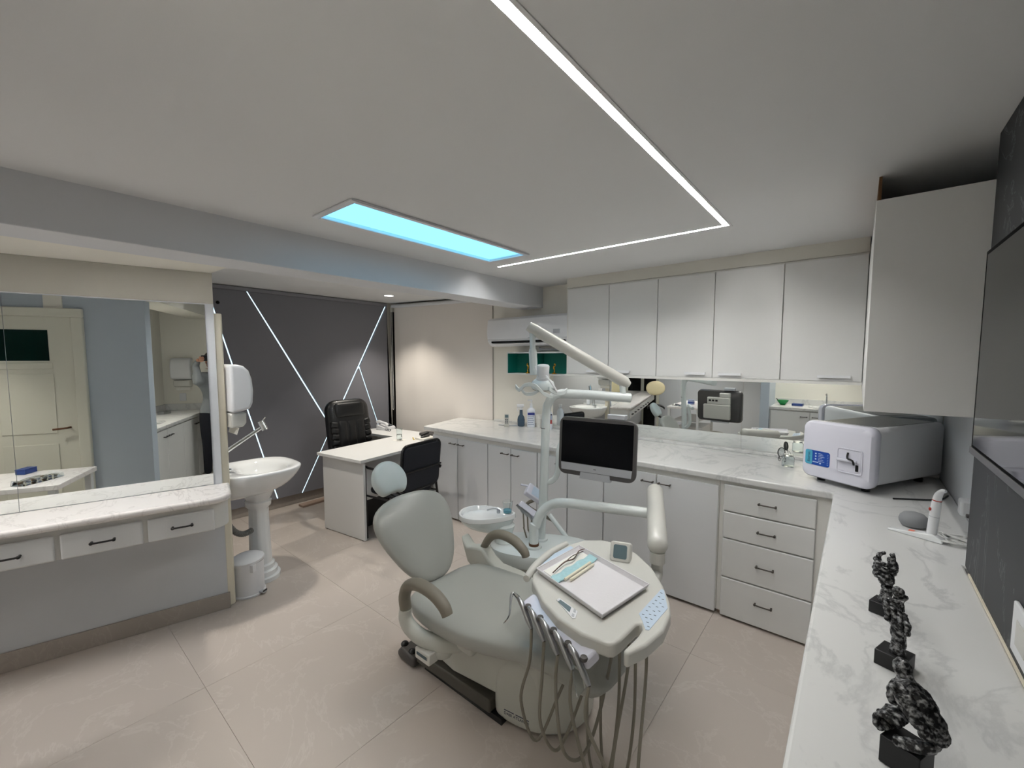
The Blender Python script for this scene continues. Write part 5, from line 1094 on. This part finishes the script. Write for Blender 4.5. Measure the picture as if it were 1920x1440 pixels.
q = M().box((.990, -.62, 1.03), (.9995, -.54, 1.14)).obj('wall_outlet', 'white_plastic', smooth=False, bevel=.003); origin(q, (.9995, -.58, 1.085)); tag(q, 'white wall outlet above the niche worktop, reflected in the vanity mirror', 'outlet')
b = thing('green_bowl', 'green plastic mixing bowl on the niche worktop, reflected in the strip mirror', 'bowl', (-.90, -.62, .9008))
M().lathe([(.03, 0), (.035, .004), (.075, .06), (.08, .075), (.076, .075), (.07, .06), (.03, .008), (.001, .008)], n=26).obj('shell', 'green_plastic', b, local=True)
M().tube([(-.02, 0, .02), (-.09, 0, .10)], .006, 8).obj('spatula', 'tool_brown', b, local=True)
b = thing('blue_case', 'flat dark blue case on the niche worktop, reflected in the strip mirror', 'case', (-.70, -.60, .9008), R(5))
M().box((-.07, -.05, 0), (.07, .05, .025)).obj('tub', 'navy_plastic', b, local=True, bevel=.003)
M().box((-.072, -.052, .0252), (.072, .052, .036)).obj('lid', 'navy_plastic', b, local=True, bevel=.003)
b = thing('instrument_cassette', 'metal instrument cassette beside the basin, reflected in the vanity mirror', 'cassette', (.55, -.66, .9008), R(15))
M().box((-.07, -.04, 0), (.07, .04, .028)).obj('tub', 'steel', b, local=True, bevel=.003)
for i in range(4): M().box((-.065+i*.034, -.04, .0285), (-.04+i*.034, .04, .036)).obj('slat', 'steel', b, local=True)
# work table with drawers
t = thing('work_table', 'white work table with drawers and a marble-look top, reflected in the mirrors', 'table', (-2.35, -.85, 0), R(-3))
M().box((-.27, -.62, .755), (.27, .62, .79)).obj('top', 'vanity_marble', t, local=True, bevel=.004, smooth=False)
for x in (-.24, .24): 
    for y in (-.58, .58): M().box((x-.02, y-.02, 0), (x+.02, y+.02, .7545)).obj('leg', 'laminate', t, local=True, bevel=.003, smooth=False)
M().box((-.22, -.555, .10), (.22, .1, .38)).obj('drawer_box', 'laminate', t, local=True, smooth=False)
for i in range(2):
    dd = M().box((-.21+.0, .1005, .11+i*.135), (.21, .115, .235+i*.135)).obj('drawer', 'laminate', t, local=True, bevel=.004, smooth=False)
    M().tube([(-.04, .13, .18+i*.135), (.04, .13, .18+i*.135)], .005, 8).obj('handle', 'bronze_metal', dd, local=True)
M().box((-.22, -.555, .52), (.22, .55, .535)).obj('shelf', 'laminate', t, local=True, smooth=False)
b = thing('blue_box', 'small blue box on the white work table, reflected in the vanity mirror', 'box', (-2.12, -.62, .791), R(10))
M().box((-.05, -.03, 0), (.05, .03, .03)).obj('tub', 'navy_plastic', b, local=True, bevel=.002)
M().box((-.051, -.031, .0302), (.051, .031, .038)).obj('lid', 'navy_plastic', b, local=True, bevel=.002)
b = thing('clear_bag', 'clear plastic bag of small parts on the work table, reflected in the vanity mirror', 'bag', (-2.42, -.40, .791), R(20))
m = M(); m.rings([[Vector((x, y*(1-.2*abs(x)/.1), z)) for y, z in ((-.06, .001), (.06, .001), (.05, .025+.01*math.sin(x*60)), (-.05, .03+.008*math.cos(x*50)))] for x in (-.13, -.08, -.03, .03, .08, .13)]); m.obj('film', 'thin_glass', b, local=True)
for i in range(9): M().cbox((-.09+i*.022, -.02+.02*(i % 3), .011), (.018, .012, .012)).obj('part', ('rust', 'label_grey', 'ink')[i % 3], b, local=True)
b = thing('glove_box', 'grey and blue carton standing on the work table, reflected in the vanity mirror', 'carton', (-2.34, -.78, .791), R(12))
M().box((-.05, -.03, 0), (.05, .03, .09)).obj('carton', 'label_grey', b, local=True, bevel=.002)
M().box((-.0505, -.0305, .02), (.0505, .0305, .05)).obj('print_band', 'navy_plastic', b, local=True, smooth=False)
# saddle stool
t = thing('saddle_stool', 'cream-backed saddle stool with a black seat, reflected in the strip mirror', 'stool', (-3.28, -1.55, 0), R(65))
m = M(); bk_ = frame((-.19, 0, .98), (0, 1, 0), (-.12, 0, 1)); ol = [(.20*math.cos(2*PI*k/24), .15*math.sin(2*PI*k/24)+(.02 if math.sin(2*PI*k/24) > 0 else 0)) for k in range(24)]
m.rings([[bk_ @ Vector((x*s, y*s, z)) for x, y in ol] for s, z in ((.8, -.03), (.97, -.02), (1, .0), (.95, .02), (.7, .032))]); m.obj('backrest', 'stool_cream', t, local=True, sub=1)
for s in (-1, 1):
    m = M(); m.rings([[Vector((.02+a*k_, s*(.02+(.0 if b < 0 else .15*b)+.0), .62+z*k_-.06*b*b*(1 if b > 0 else 0))) for a, b, z in ((-.14, .0, .03), (.16, .0, .03), (.15, .6, .02), (.08, 1, .0), (-.08, 1, .0), (-.13, .6, .02))] for k_ in (1,)]+[[Vector((.02+a, s*(.02+.15*b), .66-.05*b*b)) for a, b in ((-.14, .0), (.16, .0), (.15, .6), (.08, 1), (-.08, 1), (-.13, .6))]]); m.obj('seat_half', 'leather', t, local=True, bevel=.015, seg=3)
M().tube([(-.19, 0, .86), (-.14, 0, .66), (-.02, 0, .60)], .012, 8, 3).obj('back_bar', 'black_metal', t, local=True)
M().tube([(0, 0, .60), (0, 0, .09)], .022, 12).obj('gas_lift', 'chrome', t, local=True)
for k in range(5):
    a = 2*PI*k/5; dd = Vector((math.cos(a), math.sin(a), 0)); l = M().tube([(0, 0, .10), dd*.27+Vector((0, 0, .07))], [.022, .013], 8).obj('base_leg', 'chrome', t, local=True)
    M().lathe([(.022, -.011), (.025, 0), (.022, .011)], n=14, mtx=frame(dd*.27+Vector((0, 0, .026)), dd, (0, 0, 1))).obj('caster', 'black_plastic', l, local=True)
# ---------------------------------------------------------------- the photographer, seen at the edge of the vanity mirror
def skin_body(name, V, E, Rr, m_, parent, sub=2, root=0):
    me = bpy.data.meshes.new(name); me.from_pydata([tuple(v) for v in V], E, [])
    o = bpy.data.objects.new(name, me); COL.objects.link(o)
    sk_ = o.modifiers.new('skin', 'SKIN'); sv = me.skin_vertices[0].data if me.skin_vertices else None
    if sv is None:
        bpy.context.view_layer.objects.active = o; bm = bmesh.new(); bm.from_mesh(me); ly = bm.verts.layers.skin.verify(); bm.to_mesh(me); bm.free(); sv = me.skin_vertices[0].data
    for i, r in enumerate(Rr): sv[i].radius = r if isinstance(r, tuple) else (r, r); sv[i].use_root = (i == root)
    q = o.modifiers.new('sub', 'SUBSURF'); q.levels = sub; q.render_levels = sub
    dg = bpy.context.evaluated_depsgraph_get(); m2 = bpy.data.meshes.new_from_object(o.evaluated_get(dg)); bpy.data.objects.remove(o)
    return link(name, m2, m_, parent, smooth=True, sub=0, ang=180)
FD = Vector((-.74, .67, 0)).normalized(); SDv = Vector((FD.y, -FD.x, 0))   # facing, and the person's right
pc_ = Vector((.34, -.055, 0))
t = thing('person', 'person in a grey hoodie and dark trousers taking the photo, seen at the mirror edge', 'person', pc_)
def Q(f, s, z): return FD*f+SDv*s+Vector((0, 0, z))
CAMP = Vector((0, 0, CAMH))-_f*.09+_r*.08
camL = CAMP-pc_
hL, hR = camL-_f*.05-_r*.085-Vector((0, 0, .02)), camL-_f*.05+_r*.085-Vector((0, 0, .02))
V = [Q(0, 0, .93), Q(.0, 0, 1.08), Q(-.01, 0, 1.25), Q(-.01, 0, 1.38), Q(.0, 0, 1.44), Q(.01, 0, 1.50),
     Q(-.01, .17, 1.39), Q(.12, .23, 1.30), hR-FD*.10+Vector((0, 0, -.09)), hR-FD*.03-Vector((0, 0, .03)),
     Q(-.01, -.17, 1.39), Q(.13, -.22, 1.32), hL-FD*.10+Vector((0, 0, -.09)), hL-FD*.03-Vector((0, 0, .03)),
     Q(0, .095, .86), Q(.02, .10, .50), Q(.0, .105, .10), Q(0, -.095, .86), Q(.02, -.10, .50), Q(.0, -.105, .10)]
E_ = [(0, 1), (1, 2), (2, 3), (3, 4), (4, 5), (3, 6), (6, 7), (7, 8), (8, 9), (3, 10), (10, 11), (11, 12), (12, 13), (0, 14), (14, 15), (15, 16), (0, 17), (17, 18), (18, 19)]
Rr = [(.15, .11), (.14, .10), (.155, .11), (.15, .10), (.07, .065), (.055, .055), .075, .058, .042, .032, .075, .058, .042, .032, .088, .062, .045, .088, .062, .045]
body = skin_body('body', V, E_, Rr, 'hoodie', t)
me = body.data; me.materials.append(MATS['trousers']); me.materials.append(MATS['skin'])
for p_ in me.polygons:
    c = p_.center; p_.material_index = 1 if c.z < .93 else (2 if c.z > 1.465 and (c-Q(0, 0, c.z)).length < .09 else 0)
hd_ = Matrix.Translation(Q(.03, 0, 1.60)) @ Matrix((FD, -SDv, Vector((0, 0, 1)))).transposed().to_4x4()
hm = M(); hm.rings([[hd_ @ Vector((a*math.cos(2*PI*k/20)+o_x, b*math.sin(2*PI*k/20), z)) for k in range(20)] for a, b, o_x, z in ((.045, .04, .02, -.115), (.07, .055, .02, -.09), (.088, .066, .012, -.05), (.095, .073, .004, 0), (.096, .076, .0, .04), (.085, .068, -.005, .08), (.055, .045, -.008, .108), (.01, .01, -.01, .117))]); hd_o = hm.obj('head', 'skin', t, local=True, sub=1)
M().sphere(hd_ @ Vector((.10, 0, -.02)), .014, 12, 8, (1, .8, 1.4)).obj('nose', 'skin', hd_o, local=True)
for s in (-1, 1):
    M().sphere(hd_ @ Vector((.086, s*.032, .008)), .010, 10, 8).obj('eye', 'white_plastic', hd_o, local=True)
    M().sphere(hd_ @ Vector((.0, s*.076, -.005)), .024, 12, 8, (.8, .35, 1.2)).obj('ear', 'skin', hd_o, local=True)
M().tube([hd_ @ Vector((.088, -.022, -.062)), hd_ @ Vector((.094, 0, -.062)), hd_ @ Vector((.088, .022, -.062))], .005, 8).obj('mouth', 'label_red', hd_o, local=True)
hm = M(); hm.rings([[hd_ @ Vector((a*math.cos(2*PI*k/20)-.014, b*math.sin(2*PI*k/20), z)) for k in range(20)] for a, b, z in ((.082, .076, .0), (.096, .083, .04), (.094, .078, .08), (.066, .054, .115), (.01, .01, .126))]); hm.obj('hair', 'hair', hd_o, local=True, sub=1)
for s in (-1, 1):
    M().tube([Q(-.05, s*.105, .045), Q(.02, s*.105, .05), Q(.12, s*.105, .035), Q(.19, s*.11, .025)], [.042, .045, .04, .022], 12, 3, .85).obj('shoe', 'shoe', t, local=True)
for hnd, s in ((hL, -1), (hR, 1)):
    VV = [hnd-FD*.045-Vector((0, 0, .04)), hnd-Vector((0, 0, .005))]; EE = [(0, 1)]; RR = [(.028, .02), (.036, .014)]
    h = skin_body('hand', [VV[0], VV[0]*.5+VV[1]*.5, VV[1]], [(0, 1), (1, 2)], [(.026, .02), (.034, .016), (.03, .012)], 'skin', t, 1)
    for i in range(4):
        b0_ = VV[1]-_r*s*.0+Vector((0, 0, .020-.016*i)); ln_ = (.06, .07, .066, .052)[i]
        skin_body('finger', [b0_, b0_+_f*.022+_r*s*.012, b0_+_f*.034-_r*s*(ln_*.25), b0_+_f*.032-_r*s*ln_*.55], [(0, 1), (1, 2), (2, 3)], [.0088, .0085, .008, .0068], 'skin', h, 1)
    b0_ = VV[1]-Vector((0, 0, .03)); skin_body('thumb', [b0_, b0_-_r*s*.02-Vector((0, 0, .006)), b0_-_r*s*.045+Vector((0, 0, .008))], [(0, 1), (1, 2)], [.0105, .0095, .008], 'skin', h, 1)
ph_ = frame(CAMP-_f*.034-Vector((0, 0, .018)), _r, _u)
q = M(); q.rings([[ph_ @ Vector((x, y, z)) for x, y in rrect(.155, .074, .010, 4)] for z in (-.004, .004)]); q = q.obj('phone', 'black_plastic', bevel=.0015); origin(q, CAMP-_f*.034); tag(q, 'phone held up in both hands to take the photo', 'phone')
print('objects', len(bpy.data.objects))
